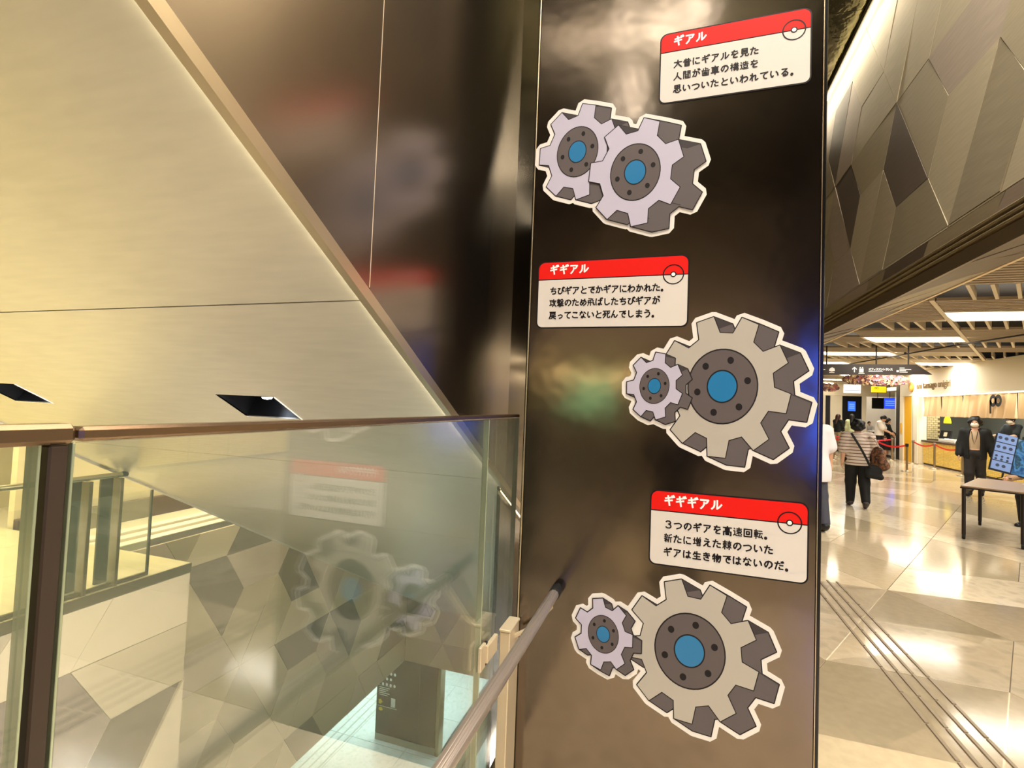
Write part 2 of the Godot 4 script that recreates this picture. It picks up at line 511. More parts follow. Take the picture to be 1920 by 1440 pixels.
# d: at, turn, tall, cell, legs [[fwd, bend], [fwd, bend]], arms [[fwd, out, bend], [..]], lean, nod, look, top, top_mat, sleeve, hem, bottom, bottom_mat, shoe, hair, hair_mat, build, skin, mask
# the figure faces +z of its own frame; angles in degrees; index 0 is the figure's left (+x)
func person(label: String, d: Dictionary) -> Node3D:
	var root := thing("person", label, "person", d.at, deg_to_rad(d.get("turn", 0.0)))
	var s: float = d.get("tall", 1.65) / 1.7
	root.scale = Vector3.ONE * s
	var cell: float = d.get("cell", 0.016)
	var w: float = d.get("build", 1.0)
	var skin: Material = d.get("skin", mat(Color(0.83, 0.64, 0.52), 0.55))
	var lean := deg_to_rad(d.get("lean", 0.0))
	var hipy: float = d.get("hip", 0.90)
	var up := Basis(Vector3.RIGHT, lean)
	var pel := Vector3(0, hipy + 0.04, 0)
	var chest := pel + up * Vector3(0, 0.32, 0.0)
	var neck := pel + up * Vector3(0, 0.50, -0.005)
	var nod := up * Basis(Vector3.UP, deg_to_rad(d.get("look", 0.0))) * Basis(Vector3.RIGHT, deg_to_rad(d.get("nod", 0.0)))
	var head := neck + nod * Vector3(0, 0.155, 0.022)
	var legs: Array = d.get("legs", [[0, 0], [0, 0]])
	var arms: Array = d.get("arms", [[2, 8, 12], [2, 8, 12]])
	var body := [
		[1, chest + up * Vector3(0, 0.0, 0), Vector3(0.155 * w, 0.19, 0.105 * w), 0.04],
		[1, pel + up * Vector3(0, 0.14, 0.0), Vector3(0.135 * w, 0.16, 0.1 * w), 0.05],
		[1, pel, Vector3(0.16 * w, 0.12, 0.115 * w), 0.05],
		[0, neck - up * Vector3(0, 0.06, 0), neck + nod * Vector3(0, 0.09, 0.01), 0.06, 0.05, 0.03],
	]
	var top := []
	var bottom := []
	var hands := []
	var shoes := []
	var loose: float = d.get("loose", 0.014)
	var L := []
	for i in 2:
		var sx := 1.0 if i == 0 else -1.0
		var hip := pel + Vector3(0.085 * sx * w, -0.04, 0)
		var f := deg_to_rad(legs[i][0])
		var bnd := deg_to_rad(legs[i][1])
		var spread: float = deg_to_rad(legs[i][2]) if legs[i].size() > 2 else 0.03
		var dir := Vector3(sin(spread) * sx, -cos(f) * cos(spread), sin(f)).normalized()
		var knee := hip + dir * 0.42
		var dir2 := Vector3(sin(spread) * sx * 0.3, -cos(f - bnd), sin(f - bnd)).normalized()
		var ank := knee + dir2 * 0.40
		var toe_d := (Vector3(0.1 * sx, -0.25 if absf(f - bnd) < 0.3 else -0.25 + sin(f - bnd) * 0.9, 1.0)).normalized()
		body += [[0, hip, knee, 0.085 * w, 0.055 * w, 0.04], [0, knee, knee + dir2 * 0.16, 0.055 * w, 0.052 * w, 0.02], [0, knee + dir2 * 0.16, ank, 0.052 * w, 0.036, 0.02], [0, ank + Vector3(0, -0.03, 0), ank + Vector3(0, -0.025, 0) + toe_d * 0.12, 0.034, 0.026, 0.02]]
		shoes.append([[0, ank + toe_d * -0.04 + Vector3(0, -0.03, 0), ank + toe_d * 0.15 + Vector3(0, -0.012, 0), 0.05, 0.042, 0.02], [0, ank + Vector3(0, 0.01, 0), ank + Vector3(0, -0.03, 0.01), 0.05, 0.05, 0.03], [3, ank + Vector3(0, 0.02, 0), Vector3.UP]])
		L.append([hip, knee, ank, dir, dir2])
		var sh := chest + up * Vector3(0.165 * sx * w, 0.12, 0)
		var af := deg_to_rad(arms[i][0])
		var ao := deg_to_rad(arms[i][1])
		var ab := deg_to_rad(arms[i][2])
		var ad := Vector3(sin(ao) * sx, -cos(af) * cos(ao), sin(af)).normalized()
		var el := sh + ad * 0.28
		var inw: float = deg_to_rad(arms[i][3]) if arms[i].size() > 3 else 0.0
		var fd := Vector3(sin(ao * 0.4 - inw) * sx, -cos(af + ab), sin(af + ab)).normalized()
		var wr := el + fd * 0.24
		body += [[0, chest + up * Vector3(0.06 * sx, 0.13, 0), sh, 0.06, 0.058, 0.05], [0, sh, el, 0.054 * w, 0.042 * w, 0.02], [0, el, wr, 0.041 * w, 0.028, 0.015]]
		# hand: palm, four fingers and a thumb of their own
		var side := fd.cross(Vector3(sx, 0, 0)).normalized()
		if side.length() < 0.5:
			side = Vector3.FORWARD
		side = -side if side.z < 0 and absf(fd.y) > 0.5 else side
		var palm_n := side.cross(fd).normalized()
		if palm_n.x * sx > 0:
			palm_n = -palm_n
		var pc := wr + fd * 0.05
		var hd := [[0, wr - fd * 0.01, wr + fd * 0.03, 0.026, 0.026, 0.01], [0, pc - side * 0.022 + fd * 0.02, pc + side * 0.022 + fd * 0.025, 0.016, 0.016, 0.012], [0, wr + fd * 0.02 - side * 0.012, pc + side * 0.018, 0.019, 0.018, 0.012]]
		for q in 4:
			var b0 := pc + side * (0.030 - 0.02 * q) + fd * 0.035
			var ln: float = [0.066, 0.075, 0.070, 0.055][q]
			var k1 := b0 + (fd * 0.92 + palm_n * 0.38).normalized() * ln * 0.5
			var k2 := k1 + (fd * 0.6 + palm_n * 0.8).normalized() * ln * 0.5
			hd += [[0, b0, k1, 0.0095, 0.009, 0.0], [0, k1, k2, 0.009, 0.0075, 0.003]]
		var tb := wr + fd * 0.028 + side * 0.026
		var t1 := tb + (fd * 0.6 + side * 0.75 + palm_n * 0.3).normalized() * 0.032
		hd += [[0, tb, t1, 0.012, 0.0105, 0.008], [0, t1, t1 + (fd * 0.9 + side * 0.2 + palm_n * 0.4).normalized() * 0.028, 0.0105, 0.0085, 0.003]]
		hands.append(hd)
		var sl: float = d.get("sleeve", 1.0)
		var r := loose + 0.004
		top += [[0, chest + up * Vector3(0.05 * sx, 0.125, 0), sh, 0.062 + loose, 0.06 + loose, 0.05]]
		if sl > 0.0 and sl <= 0.6:
			top += [[0, sh, sh.lerp(el, sl / 0.6 * 0.95), 0.056 * w + r, 0.055 * w + r + 0.008, 0.03]]
		elif sl > 0.6:
			top += [[0, sh, el, 0.056 * w + r, 0.048 * w + r, 0.03], [0, el, el.lerp(wr, 0.93), 0.048 * w + r, 0.034 + r, 0.02]]
	# head
	var hb := nod
	var hops := [
		[1, head + hb * Vector3(0, 0.02, -0.008), Vector3(0.074, 0.095, 0.094), 0.02],
		[1, head + hb * Vector3(0, -0.045, 0.022), Vector3(0.056, 0.066, 0.066), 0.03],
		[1, head + hb * Vector3(0, -0.095, 0.058), Vector3(0.022, 0.018, 0.02), 0.02],
		[0, head + hb * Vector3(0, 0.0, 0.084), head + hb * Vector3(0, -0.032, 0.1), 0.009, 0.013, 0.012],
		[0, head + hb * Vector3(-0.018, -0.066, 0.079), head + hb * Vector3(0.018, -0.066, 0.079), 0.008, 0.008, 0.008],
		[1, head + hb * Vector3(0.076, -0.012, -0.005), Vector3(0.012, 0.03, 0.018), 0.01],
		[1, head + hb * Vector3(-0.076, -0.012, -0.005), Vector3(0.012, 0.03, 0.018), 0.01],
		[0, neck + nod * Vector3(0, 0.03, 0), head + hb * Vector3(0, -0.05, 0), 0.05, 0.05, 0.03],
	]
	var hcell := minf(cell, 0.011)
	# the body, head and hands become one surface
	var st := SurfaceTool.new()
	st.begin(Mesh.PRIMITIVE_TRIANGLES)
	st.append_from(field_mesh(body, cell), 0, Transform3D.IDENTITY)
	st.append_from(field_mesh(hops, hcell), 0, Transform3D.IDENTITY)
	for h in hands:
		st.append_from(field_mesh(h, 0.0075), 0, Transform3D.IDENTITY)
	var bm := MeshInstance3D.new()
	bm.name = "body"
	bm.mesh = st.commit()
	bm.mesh.surface_set_material(0, skin)
	root.add_child(bm, true)
	# eyes
	if d.get("eyes", true):
		for sx in [1.0, -1.0]:
			blob("eye", [[1, head + hb * Vector3(0.03 * sx, 0.002, 0.077), Vector3(0.013, 0.008, 0.008), 0.0]], 0.005, mat(Color(0.08, 0.06, 0.05), 0.2), root)
	# upper garment
	var hem: float = d.get("hem", 0.84)
	var flare: float = d.get("flare", 0.0)
	top += [
		[1, chest, Vector3(0.158 * w + loose, 0.2, 0.11 * w + loose), 0.04],
		[1, pel + up * Vector3(0, 0.15, 0), Vector3(0.15 * w + loose, 0.2, 0.112 * w + loose), 0.06],
		[1, pel + Vector3(0, (hem - pel.y) * 0.6, 0), Vector3(0.158 * w + loose + flare, 0.16 + absf(hem - pel.y), 0.122 * w + loose + flare), 0.05],
		[3, Vector3(0, hem, 0), Vector3.DOWN],
		[2, neck + up * Vector3(0, 0.06, 0.03), Vector3(0.075, 0.075, 0.09)],
	]
	if d.get("open", false):
		top += [[2, chest + up * Vector3(0, -0.12, 0.17 * w), Vector3(0.10, 0.6, 0.155)]]
		var inner := [[1, chest, Vector3(0.158 * w, 0.2, 0.112 * w), 0.04], [1, pel + Vector3(0, 0.14, 0), Vector3(0.14 * w, 0.24, 0.108 * w), 0.06], [2, neck + Vector3(0, 0.06, 0.03), Vector3(0.07, 0.08, 0.09)], [3, Vector3(0, hem + 0.01, 0), Vector3.DOWN]]
		blob("blouse", inner, cell, d.inner_mat, root)
	blob(d.get("top", "shirt"), top, cell, d.top_mat, root)
	# lower garment
	var bl: float = d.get("bloose", 0.016)
	if d.get("bottom", "trousers") == "trousers":
		bottom = [[1, pel + Vector3(0, 0.0, 0), Vector3(0.165 * w + 0.006, 0.13, 0.122 * w), 0.04], [3, pel + Vector3(0, 0.07, 0), Vector3.UP]]
		var tail: float = d.get("cuff", 0.94)
		for i in 2:
			bottom.insert(1, [0, L[i][0], L[i][1], 0.09 * w + bl * 0.5, 0.062 * w + bl, 0.03])
			bottom.insert(1, [0, L[i][1], (L[i][1] as Vector3).lerp(L[i][2], tail), 0.062 * w + bl, 0.05 + bl, 0.02])
	else:
		var len: float = d.get("skirt", 0.45)
		bottom = [[1, pel, Vector3(0.165 * w + 0.008, 0.13, 0.125 * w), 0.03], [0, pel + Vector3(0, -0.05, 0), pel + Vector3(0, -len, 0.01), 0.14 * w, 0.2 * w, 0.05], [3, pel + Vector3(0, 0.07, 0), Vector3.UP], [3, pel + Vector3(0, -len, 0), Vector3.DOWN]]
	blob(d.get("bottom", "trousers"), bottom, cell, d.bottom_mat, root)
	for i in 2:
		blob("shoe", shoes[i], minf(cell, 0.012), d.get("shoe", mat(Color(0.05, 0.05, 0.05), 0.5)), root)
	# hair
	var hm: Material = d.get("hair_mat", mat(Color(0.045, 0.035, 0.03), 0.55))
	var style: String = d.get("hair", "short")
	var hair := [[1, head + hb * Vector3(0, 0.03, -0.014), Vector3(0.087, 0.1, 0.103), 0.02]]
	match style:
		"bob":
			hair += [[1, head + hb * Vector3(0, -0.005, -0.035), Vector3(0.102, 0.125, 0.1), 0.04]]
		"full":
			hair += [[1, head + hb * Vector3(0, 0.005, -0.03), Vector3(0.112, 0.122, 0.108), 0.04]]
			for k in 16:
				var th := k * 2.399
				var yy := 0.95 - 1.55 * (k + 0.5) / 16.0
				var rr := sqrt(maxf(0.0, 1.0 - yy * yy))
				hair += [[1, head + hb * (Vector3(0, 0.005, -0.03) + Vector3(cos(th) * rr * 0.1, yy * 0.112, sin(th) * rr * 0.098)), Vector3(0.036, 0.04, 0.036), 0.012]]
		"long":
			hair += [[1, head + hb * Vector3(0, -0.03, -0.045), Vector3(0.09, 0.14, 0.085), 0.04], [0, head + hb * Vector3(0, -0.08, -0.06), neck + up * Vector3(0, -0.14, -0.105), 0.075, 0.06, 0.04]]
		"short":
			hair += [[1, head + hb * Vector3(0, 0.0, -0.04), Vector3(0.083, 0.09, 0.075), 0.03]]
	hair += [[2, head + hb * Vector3(0, -0.05, 0.075), Vector3(0.068, 0.095, 0.075)]]
	blob("hair", hair, hcell, hm, root)
	if d.get("cap", false):
		blob("cap", [[1, head + hb * Vector3(0, 0.065, -0.008), Vector3(0.098, 0.065, 0.112), 0.01], [1, head + hb * Vector3(0, 0.045, 0.11), Vector3(0.07, 0.012, 0.06), 0.01], [3, head + hb * Vector3(0, 0.035, 0), hb * Vector3.DOWN]], hcell, d.cap_mat, root)
	if d.get("mask", false):
		blob("face_mask", [[1, head + hb * Vector3(0, -0.055, 0.045), Vector3(0.07, 0.055, 0.068), 0.0], [3, head + hb * Vector3(0, 0, 0.02), hb * Vector3.FORWARD]], 0.007, mat(Color(0.9, 0.85, 0.78), 0.8), root)
	return root

# ---------------------------------------------------------------- flat prints
func flat(st: SurfaceTool, poly: PackedVector2Array, z: float) -> void:
	var idx := Geometry2D.triangulate_polygon(poly)
	for i in range(0, idx.size(), 3):
		var a := poly[idx[i]]
		var b := poly[idx[i + 1]]
		var c := poly[idx[i + 2]]
		if (b - a).cross(c - a) < 0:
			var t := b; b = c; c = t
		tri(st, Vector3(a.x, a.y, z), Vector3(b.x, b.y, z), Vector3(c.x, c.y, z))

func rounded(x0: float, y0: float, x1: float, y1: float, rb: float, rt: float) -> PackedVector2Array:
	var p := PackedVector2Array()
	for c in [[x1, y0, -90, rb, -1, 1], [x1, y1, 0, rt, -1, -1], [x0, y1, 90, rt, 1, -1], [x0, y0, 180, rb, 1, 1]]:
		var r: float = c[3]
		if r <= 0.0:
			p.append(Vector2(c[0], c[1]))
			continue
		for k in 7:
			p.append(Vector2(c[0] + c[4] * r, c[1] + c[5] * r) + Vector2.from_angle(deg_to_rad(c[2] + 15.0 * k)) * r)
	return p

func ring(st: SurfaceTool, c: Vector2, r0: float, r1: float, z: float, sides := 48) -> void:
	for k in sides:
		var a := Vector2.from_angle(TAU * k / sides)
		var b := Vector2.from_angle(TAU * (k + 1) / sides)
		var q := [c + a * r0, c + a * r1, c + b * r1, c + b * r0]
		quad(st, Vector3(q[0].x, q[0].y, z), Vector3(q[1].x, q[1].y, z), Vector3(q[2].x, q[2].y, z), Vector3(q[3].x, q[3].y, z))

func circle(c: Vector2, rx: float, ry: float, n := 40, tilt := 0.0) -> PackedVector2Array:
	var p := PackedVector2Array()
	for k in n:
		p.append(c + (Vector2.from_angle(TAU * k / n) * Vector2(rx, ry)).rotated(tilt))
	return p

func caption_card(label: String, x0: float, x1: float, y0: float, y1: float, ydiv: float, em: Vector2, title: String, lines: Array, ly: Array, adv: float) -> void:
	var base := Vector3(x0, y0, -2.0)
	var t := thing("caption_card", label, "sign", base, 0.0, "red and white caption cards on the dark column")
	var W := x1 - x0
	var H := y1 - y0
	var dy := ydiv - y0
	var black := mat(Color(0.07, 0.05, 0.06), 0.6, 0.0, 0.3)
	var st := ST()
	prism(st, rounded(0, 0, W, H, 0.024, 0.03), Transform3D.IDENTITY, 0.0, 0.0022)
	obj("backing", st, black, t)
	st = ST()
	flat(st, rounded(0.005, 0.005, W - 0.005, dy - 0.0022, 0.0215, 0.0), 0.0026)
	obj("text_field", st, mat(Color(0.79, 0.77, 0.75), 0.6, 0.0, 0.3), t)
	st = ST()
	flat(st, rounded(0.005, dy + 0.0022, W - 0.005, H - 0.005, 0.0, 0.0265), 0.0026)
	obj("header_band", st, mat(Color(0.82, 0.095, 0.065), 0.6, 0.0, 0.25), t)
	st = ST()
	var e := em - Vector2(x0, y0)
	ring(st, e, 0.0355, 0.0400, 0.003)
	flat(st, circle(e, 0.0115, 0.0115, 28), 0.003)
	var o := obj("emblem", st, black, t)
	st = ST()
	flat(st, circle(e, 0.0072, 0.0072, 24), 0.0034)
	obj("emblem_dot", st, mat(Color(0.93, 0.91, 0.9), 0.4), t)
	st = ST()
	line_text(st, title, Vector2(0.052, dy + 0.041), 0.040, 0.0418, 0.0062, 0.003)
	obj("title_lettering", st, mat(Color(0.95, 0.93, 0.93), 0.4), t)
	st = ST()
	for i in 3:
		line_text(st, lines[i], Vector2(0.054, ly[i] - y0), 0.0325, adv, 0.0050, 0.003)
	obj("text_lettering", st, black, t)

func cog_outline(r: float, teeth: int, rot: float, root := 0.76) -> PackedVector2Array:
	var p := PackedVector2Array()
	for k in teeth:
		for q in [[-0.31, root], [-0.19, 1.0], [0.19, 1.0], [0.31, root]]:
			p.append(Vector2.from_angle(rot + TAU * (k + q[0]) / teeth) * r * q[1])
	return p

# a plain machine cog printed on a die-cut sticker
func cog(t: Node3D, c: Vector2, r: float, squash: float, tilt: float, teeth: int, rot: float, ext: Vector2, face: Color, z: float, others: Array) -> PackedVector2Array:
	var x := Transform2D(tilt, Vector2(1, 1), 0.0, c) * Transform2D(0.0, Vector2(squash, 1.0), 0.0, Vector2.ZERO)
	var front := PackedVector2Array()
	for q in cog_outline(r, teeth, rot):
		front.append(x * q)
	var sil := front
	for i in front.size():
		var j := (i + 1) % front.size()
		var m := Geometry2D.merge_polygons(sil, PackedVector2Array([front[i], front[j], front[j] + ext, front[i] + ext]))
		var best := 0
		for k in m.size():
			if absf(_area(m[k])) > absf(_area(m[best])):
				best = k
		sil = m[best]
	others.append(sil)
	var dark := mat(Color(0.10, 0.085, 0.09), 0.6, 0.0, 0.3)
	var st := ST()
	for g in Geometry2D.offset_polygon(sil, 0.0038):
		flat(st, g, z)
	obj("outline", st, dark, t)
	st = ST()
	flat(st, sil, z + 0.0002)
	obj("cog_side", st, mat(Color(0.35, 0.325, 0.33), 0.6, 0.0, 0.3), t)
	# tooth flanks that face down print a little darker, as on the sticker
	for i in front.size():
		var j := (i + 1) % front.size()
		var n := (front[j] - front[i]).orthogonal()
		if n.dot(ext) * signf(_area(front)) < 0.0:
			var dd := (front[j] - front[i]).normalized()
			st = ST()
			stroke(st, PackedVector2Array([front[i], front[i] + ext]), 0.0034, z + 0.0004 + 0.000002 * i)
			if absf(dd.y) < 0.75 and n.y * signf(_area(front)) > 0:
				flat(st, PackedVector2Array([front[i], front[j], front[j] + ext, front[i] + ext]), z + 0.0003 + 0.000002 * i)
			obj("tooth_flank", st, mat(Color(0.235, 0.215, 0.225), 0.6, 0.0, 0.3), t)
	st = ST()
	for g in Geometry2D.offset_polygon(front, 0.0032):
		flat(st, g, z + 0.0005)
	obj("outline", st, dark, t)
	st = ST()
	flat(st, front, z + 0.0007)
	obj("cog_face", st, mat(face, 0.6, 0.0, 0.3), t)
	var ringp := func(rr: float) -> PackedVector2Array:
		var p := PackedVector2Array()
		for q in circle(Vector2.ZERO, r * rr, r * rr, 44):
			p.append(x * q)
		return p
	st = ST(); flat(st, ringp.call(0.535), z + 0.0009); obj("outline", st, dark, t)
	st = ST(); flat(st, ringp.call(0.515), z + 0.0011); obj("hub_disc", st, mat(Color(0.345, 0.315, 0.315), 0.6, 0.0, 0.3), t)
	for k in 6:
		var cc := x * (Vector2.from_angle(TAU * k / 6 + 0.3) * r * 0.385)
		st = ST()
		flat(st, circle(cc, r * 0.05 * squash, r * 0.05, 14), z + 0.0013)
		obj("bolt_hole", st, dark, t)
	st = ST(); flat(st, ringp.call(0.235), z + 0.0013); obj("outline", st, dark, t)
	st = ST(); flat(st, ringp.call(0.215), z + 0.0015); obj("axle_cap", st, mat(Color(0.05, 0.42, 0.62), 0.4), t)
	return sil

func cog_sticker(label: String, at: Vector2, cogs: Array) -> void:
	var t := thing("cog_sticker", label, "sticker", Vector3(at.x, at.y, -2.0), 0.0, "die-cut cog stickers on the dark column")
	var sils := []
	var z := 0.0016
	for c in cogs:
		cog(t, c[0] - at, c[1], c[2], c[3], c[4], c[5], c[6], c[7], z, sils)
		z += 0.0018
	var st := ST()
	var hgt := 0.0012
	for s in sils:
		for g in Geometry2D.offset_polygon(s, 0.0205, Geometry2D.JOIN_ROUND):
			prism(st, g, Transform3D.IDENTITY, 0.0002 * (1 if hgt < 0.0012 else 0), hgt)
		hgt -= 0.0003
	obj("white_border", st, mat(Color(0.84, 0.825, 0.81), 0.6, 0.0, 0.3), t)

# cladding panels over a flat area: origin + u * x + v * y, outward normal n; clip in (x, y)
func clad(parent: Node, called: String, o: Vector3, u: Vector3, v: Vector3, n: Vector3, polys: Array, clip: PackedVector2Array, tones: Array, pick: Callable, gap := 0.0016, thick := 0.012, tilt := 0.0) -> void:
	var mi := 0
	for e in polys:
		for part in Geometry2D.intersect_polygons(e[0], clip):
			if absf(_area(part)) < 0.004:
				continue
			var ins := Geometry2D.offset_polygon(part, -gap, Geometry2D.JOIN_MITER)
			if ins.is_empty():
				continue
			var st := ST()
			var c := Vector2.ZERO
			for p in ins[0]:
				c += p
			c /= ins[0].size()
			# each sheet is hung a touch out of plane
			var tx := (hash01(mi, 3) - 0.5) * tilt
			var ty := (hash01(mi, 7) - 0.5) * tilt
			var nn := (n + u * tx + v * ty).normalized()
			var uu := (u - nn * nn.dot(u)).normalized()
			var vv := nn.cross(uu)
			if vv.dot(v) < 0:
				vv = -vv
			var loc := PackedVector2Array()
			for p in ins[0]:
				loc.append(p - c)
			var x := Transform3D(Basis(uu, vv, nn), o + u * c.x + v * c.y)
			if uu.cross(vv).dot(nn) < 0:
				# keep the frame right-handed
				for i in loc.size():
					loc[i].x = -loc[i].x
				x = Transform3D(Basis(-uu, vv, nn), o + u * c.x + v * c.y)
			prism(st, loc, x, 0.0, thick, minf(0.002, thick * 0.3))
			obj(called, st, tones[pick.call(e, mi)], parent)
			mi += 1

func scaled(polys: Array, o: Vector2, s: Vector2) -> Array:
	var out := []
	for e in polys:
		var p := PackedVector2Array()
		for q in e[0]:
			p.append(o + q * s)
		out.append([p, e[1], e[2], e[3]])
	return out

func area_light(at: Vector3, look: Vector3, size: Vector2, c: Color, e: float) -> AreaLight3D:
	var l := AreaLight3D.new()
	l.name = numbered("area_light")
	add_child(l, true)
	l.area_size = size
	l.light_color = c
	l.light_energy = e
	l.shadow_enabled = true
	l.position = at
	var upv := Vector3.UP if absf(look.normalized().y) < 0.9 else Vector3.BACK
	l.basis = Basis.looking_at(look, upv)
	return l

func rect_poly(x0: float, y0: float, x1: float, y1: float) -> PackedVector2Array:
	return PackedVector2Array([Vector2(x0, y0), Vector2(x1, y0), Vector2(x1, y1), Vector2(x0, y1)])

# ================================================================ the scene
func _ready() -> void:
	# camera
	var cam := Camera3D.new()
	cam.name = "camera"
	add_child(cam)
	cam.position = Vector3(0, 1.6, 0)
	cam.basis = Basis(Vector3.UP, 0.316542) * Basis(Vector3.RIGHT, 0.039628) * Basis(Vector3.BACK, 0.039112)
	cam.fov = rad_to_deg(2.0 * atan(720.0 / 918.632))
	cam.near = 0.03
	cam.current = true
	# environment
	var env := Environment.new()
	env.background_mode = Environment.BG_COLOR
	env.background_color = Color(0.02, 0.02, 0.02)
	env.tonemap_mode = Environment.TONE_MAPPER_LINEAR
	env.tonemap_exposure = 1.5
	env.sdfgi_enabled = true
	env.ssao_enabled = true
	env.ssil_enabled = true
	var we := WorldEnvironment.new()
	we.name = "environment"
	we.environment = env
	add_child(we)
	var WARM := Color(1.0, 0.97, 0.90)
	var COOL := Color(0.87, 0.98, 1.0)
	# large unseen lights: added hall fill, added void washers, lower floor, upper landing
	area_light(Vector3(5.2, 3.24, 3.2), Vector3.DOWN, Vector2(2.6, 5.0), WARM, 40.0)  # added front fill for the caption cards
	area_light(Vector3(-0.75, -0.55, -4.0), Vector3(-1, -0.3, 0), Vector2(9.0, 0.25), Color(1.0, 0.97, 0.91), 27.0)  # added washer under the slab edge, fills the void walls
	area_light(Vector3(-0.75, -0.50, -3.0), Vector3(-1, 0.55, 0), Vector2(9.0, 0.25), Color(1.0, 0.97, 0.91), 19.0)  # added upward washer, brightens the escalator soffit
	area_light(Vector3(-7.2, -4.35, -12.5), Vector3.DOWN, Vector2(3.0, 4.0), COOL, 9.0)
	area_light(Vector3(-3.2, -4.35, -13.5), Vector3.DOWN, Vector2(3.0, 4.0), COOL, 7.0)
	area_light(Vector3(-6.3, 2.95, -1.6), Vector3.DOWN, Vector2(2.0, 3.4), Color(1.0, 0.96, 0.82), 16.0)
	area_light(Vector3(-6.3, 2.95, -6.6), Vector3.DOWN, Vector2(1.0, 4.4), Color(1.0, 0.96, 0.84), 9.0)

	shell()
	clad_walls()
	column()
	escalator()
	balustrade()
	far_landing()
	lower_floor()
	hall_ceiling()
	shop_front()
	far_shop()
	hall_things()
	people()
	behind_camera()

func shell() -> void:
	# floors
	var stone_l := textured(Color(0.85, 0.785, 0.68), 0.11, 0.0, noise_tex(0.012, grad([Color(0.86, 0.86, 0.86), Color(1, 1, 1), Color(0.93, 0.92, 0.91)]), 512, 5, 3), Vector3.ONE * 0.7, 0.46)
	var stone_m := textured(Color(0.77, 0.70, 0.59), 0.11, 0.0, noise_tex(0.03, grad([Color(0.94, 0.94, 0.94), Color(1, 1, 1)]), 512, 4, 5), Vector3.ONE * 0.8, 0.46)
	var stone_d := textured(Color(0.72, 0.655, 0.54), 0.11, 0.0, noise_tex(0.03, grad([Color(0.93, 0.93, 0.93), Color(1, 1, 1)]), 512, 4, 8), Vector3.ONE * 0.8, 0.46)
	var fl := setting("floor", "polished stone floor of large beige and taupe kite-shaped slabs")
	var st := ST()
	box(st, Vector3(-0.72, -0.4, -34), Vector3(13.5, -0.012, 9))
	box(st, Vector3(-0.72, -0.4, -34), Vector3(-0.655, -0.0005, 9))
	obj("slab", st, mat(Color(0.33, 0.27, 0.2), 0.6), fl)
	# slabs: half-unit 0.475 across, 0.872 along the hall
	var tones := [stone_l, stone_m, stone_d]
	var polys := []
	for e in pinwheel(-8, 24, 0, 33, -1):
		var p := PackedVector2Array()
		for q in e[0]:
			p.append(Vector2(1.952 + q.x * 0.475, 5.52 + q.y * 0.872))
		polys.append([p, e[1], e[2], e[3]])
	var hand := [[[-6, 0], [0, 0], [1, 1], [-5, 1], 2], [[0, 0], [4, 0], [5, 1], [1, 1], 1], [[-6, 1], [1, 1], [0, 2], [-2, 2], [-3, 1.02], 0], [[1, 1], [6, 1], [4, 3], [1, 3], [0, 2], 0],
		[[-2, 2], [0, 2], [-2, 4], [-4, 4], 2], [[0, 2], [1, 3], [0, 4], [-2, 4], 1], [[-6, 1], [-3, 1.02], [-2, 2], [-4, 4], [-6, 4], 1], [[4, 0], [9, 0], [8, 1], [5, 1], 0], [[1, 3], [4, 3], [6, 1], [8, 1], [8, 4], [0, 4], 2],
		[[-6, 4], [0, 4], [-2, 7], [-6, 7], 0], [[0, 4], [8, 4], [7, 7], [-2, 7], 1], [[-6, 7], [2, 7], [2, 15], [-6, 15], 2], [[2, 7], [9, 7], [9, 15], [2, 15], 0], [[9, 0], [14, 0], [14, 4], [8, 4], [8, 1], 1], [[8, 4], [14, 4], [14, 15], [9, 15], [9, 7], [7, 7], 0], [[14, 0], [24, 0], [24, 15], [14, 15], 1]]
	for h in hand:
		var p := PackedVector2Array()
		for k in h.size() - 1:
			p.append(Vector2(1.952 + h[k][0] * 0.475, 5.52 - h[k][1] * 0.872))
		polys.append([p, 100 + h[h.size() - 1], 0, 0])
	var pick := func(e, i) -> int:
		if e[1] >= 100:
			return e[1] - 100
		var r := hash01(e[1] * 7 + e[3], e[2] * 5 + 11, 2)
		return 0 if r < 0.42 else (1 if r < 0.75 else 2)
	# local frame: x across, y = distance along -z, up normal
	clad(fl, "floor_slab", Vector3(0, -0.012, 0), Vector3.RIGHT, Vector3.FORWARD, Vector3.UP, polys, rect_poly(-0.655, -9.0, 13.0, 33.5), tones, pick, 0.0022, 0.012, 0.0)
	# guiding bars for canes
	var tact := thing("tactile_strip", "four raised cane-guide bars running beside the dark column", "tactile paving", Vector3(1.44, 0, -4))
	var barm := mat(Color(0.47, 0.405, 0.32), 0.4, 0.1)
	for k in 4:
		for q in 40:
			st = ST()
			var z0 := -5.6 + q * 0.298 + k * 0.01
			cbox(st, Vector3(-0.011, -0.0005, -0.143), Vector3(0.011, 0.006, 0.143), 0.004)
			obj("bar", st, barm, tact, Vector3(-0.12 + k * 0.0795, 0.0, z0 + 4 + 0.149))
	# outer walls and roof
	var plaster := mat(Color(0.8, 0.74, 0.63), 0.8)
	st = ST(); box(st, Vector3(-9.2, -7.2, -34.2), Vector3(13.7, 7.6, -34.0))
	structure(obj("wall_far", st, plaster))
	st = ST(); box(st, Vector3(-9.2, -7.2, 9.0), Vector3(13.7, 7.6, 9.2))
	structure(obj("wall_behind", st, mat(Color(0.6, 0.54, 0.46), 0.6)))
	st = ST(); box(st, Vector3(13.5, -0.4, -34), Vector3(13.7, 7.6, 9))
	structure(obj("wall_right", st, plaster))
	st = ST(); box(st, Vector3(-9.2, -7.2, -34), Vector3(-9.0, 7.6, 9))
	structure(obj("wall_left", st, mat(Color(0.83, 0.78, 0.62), 0.8)))
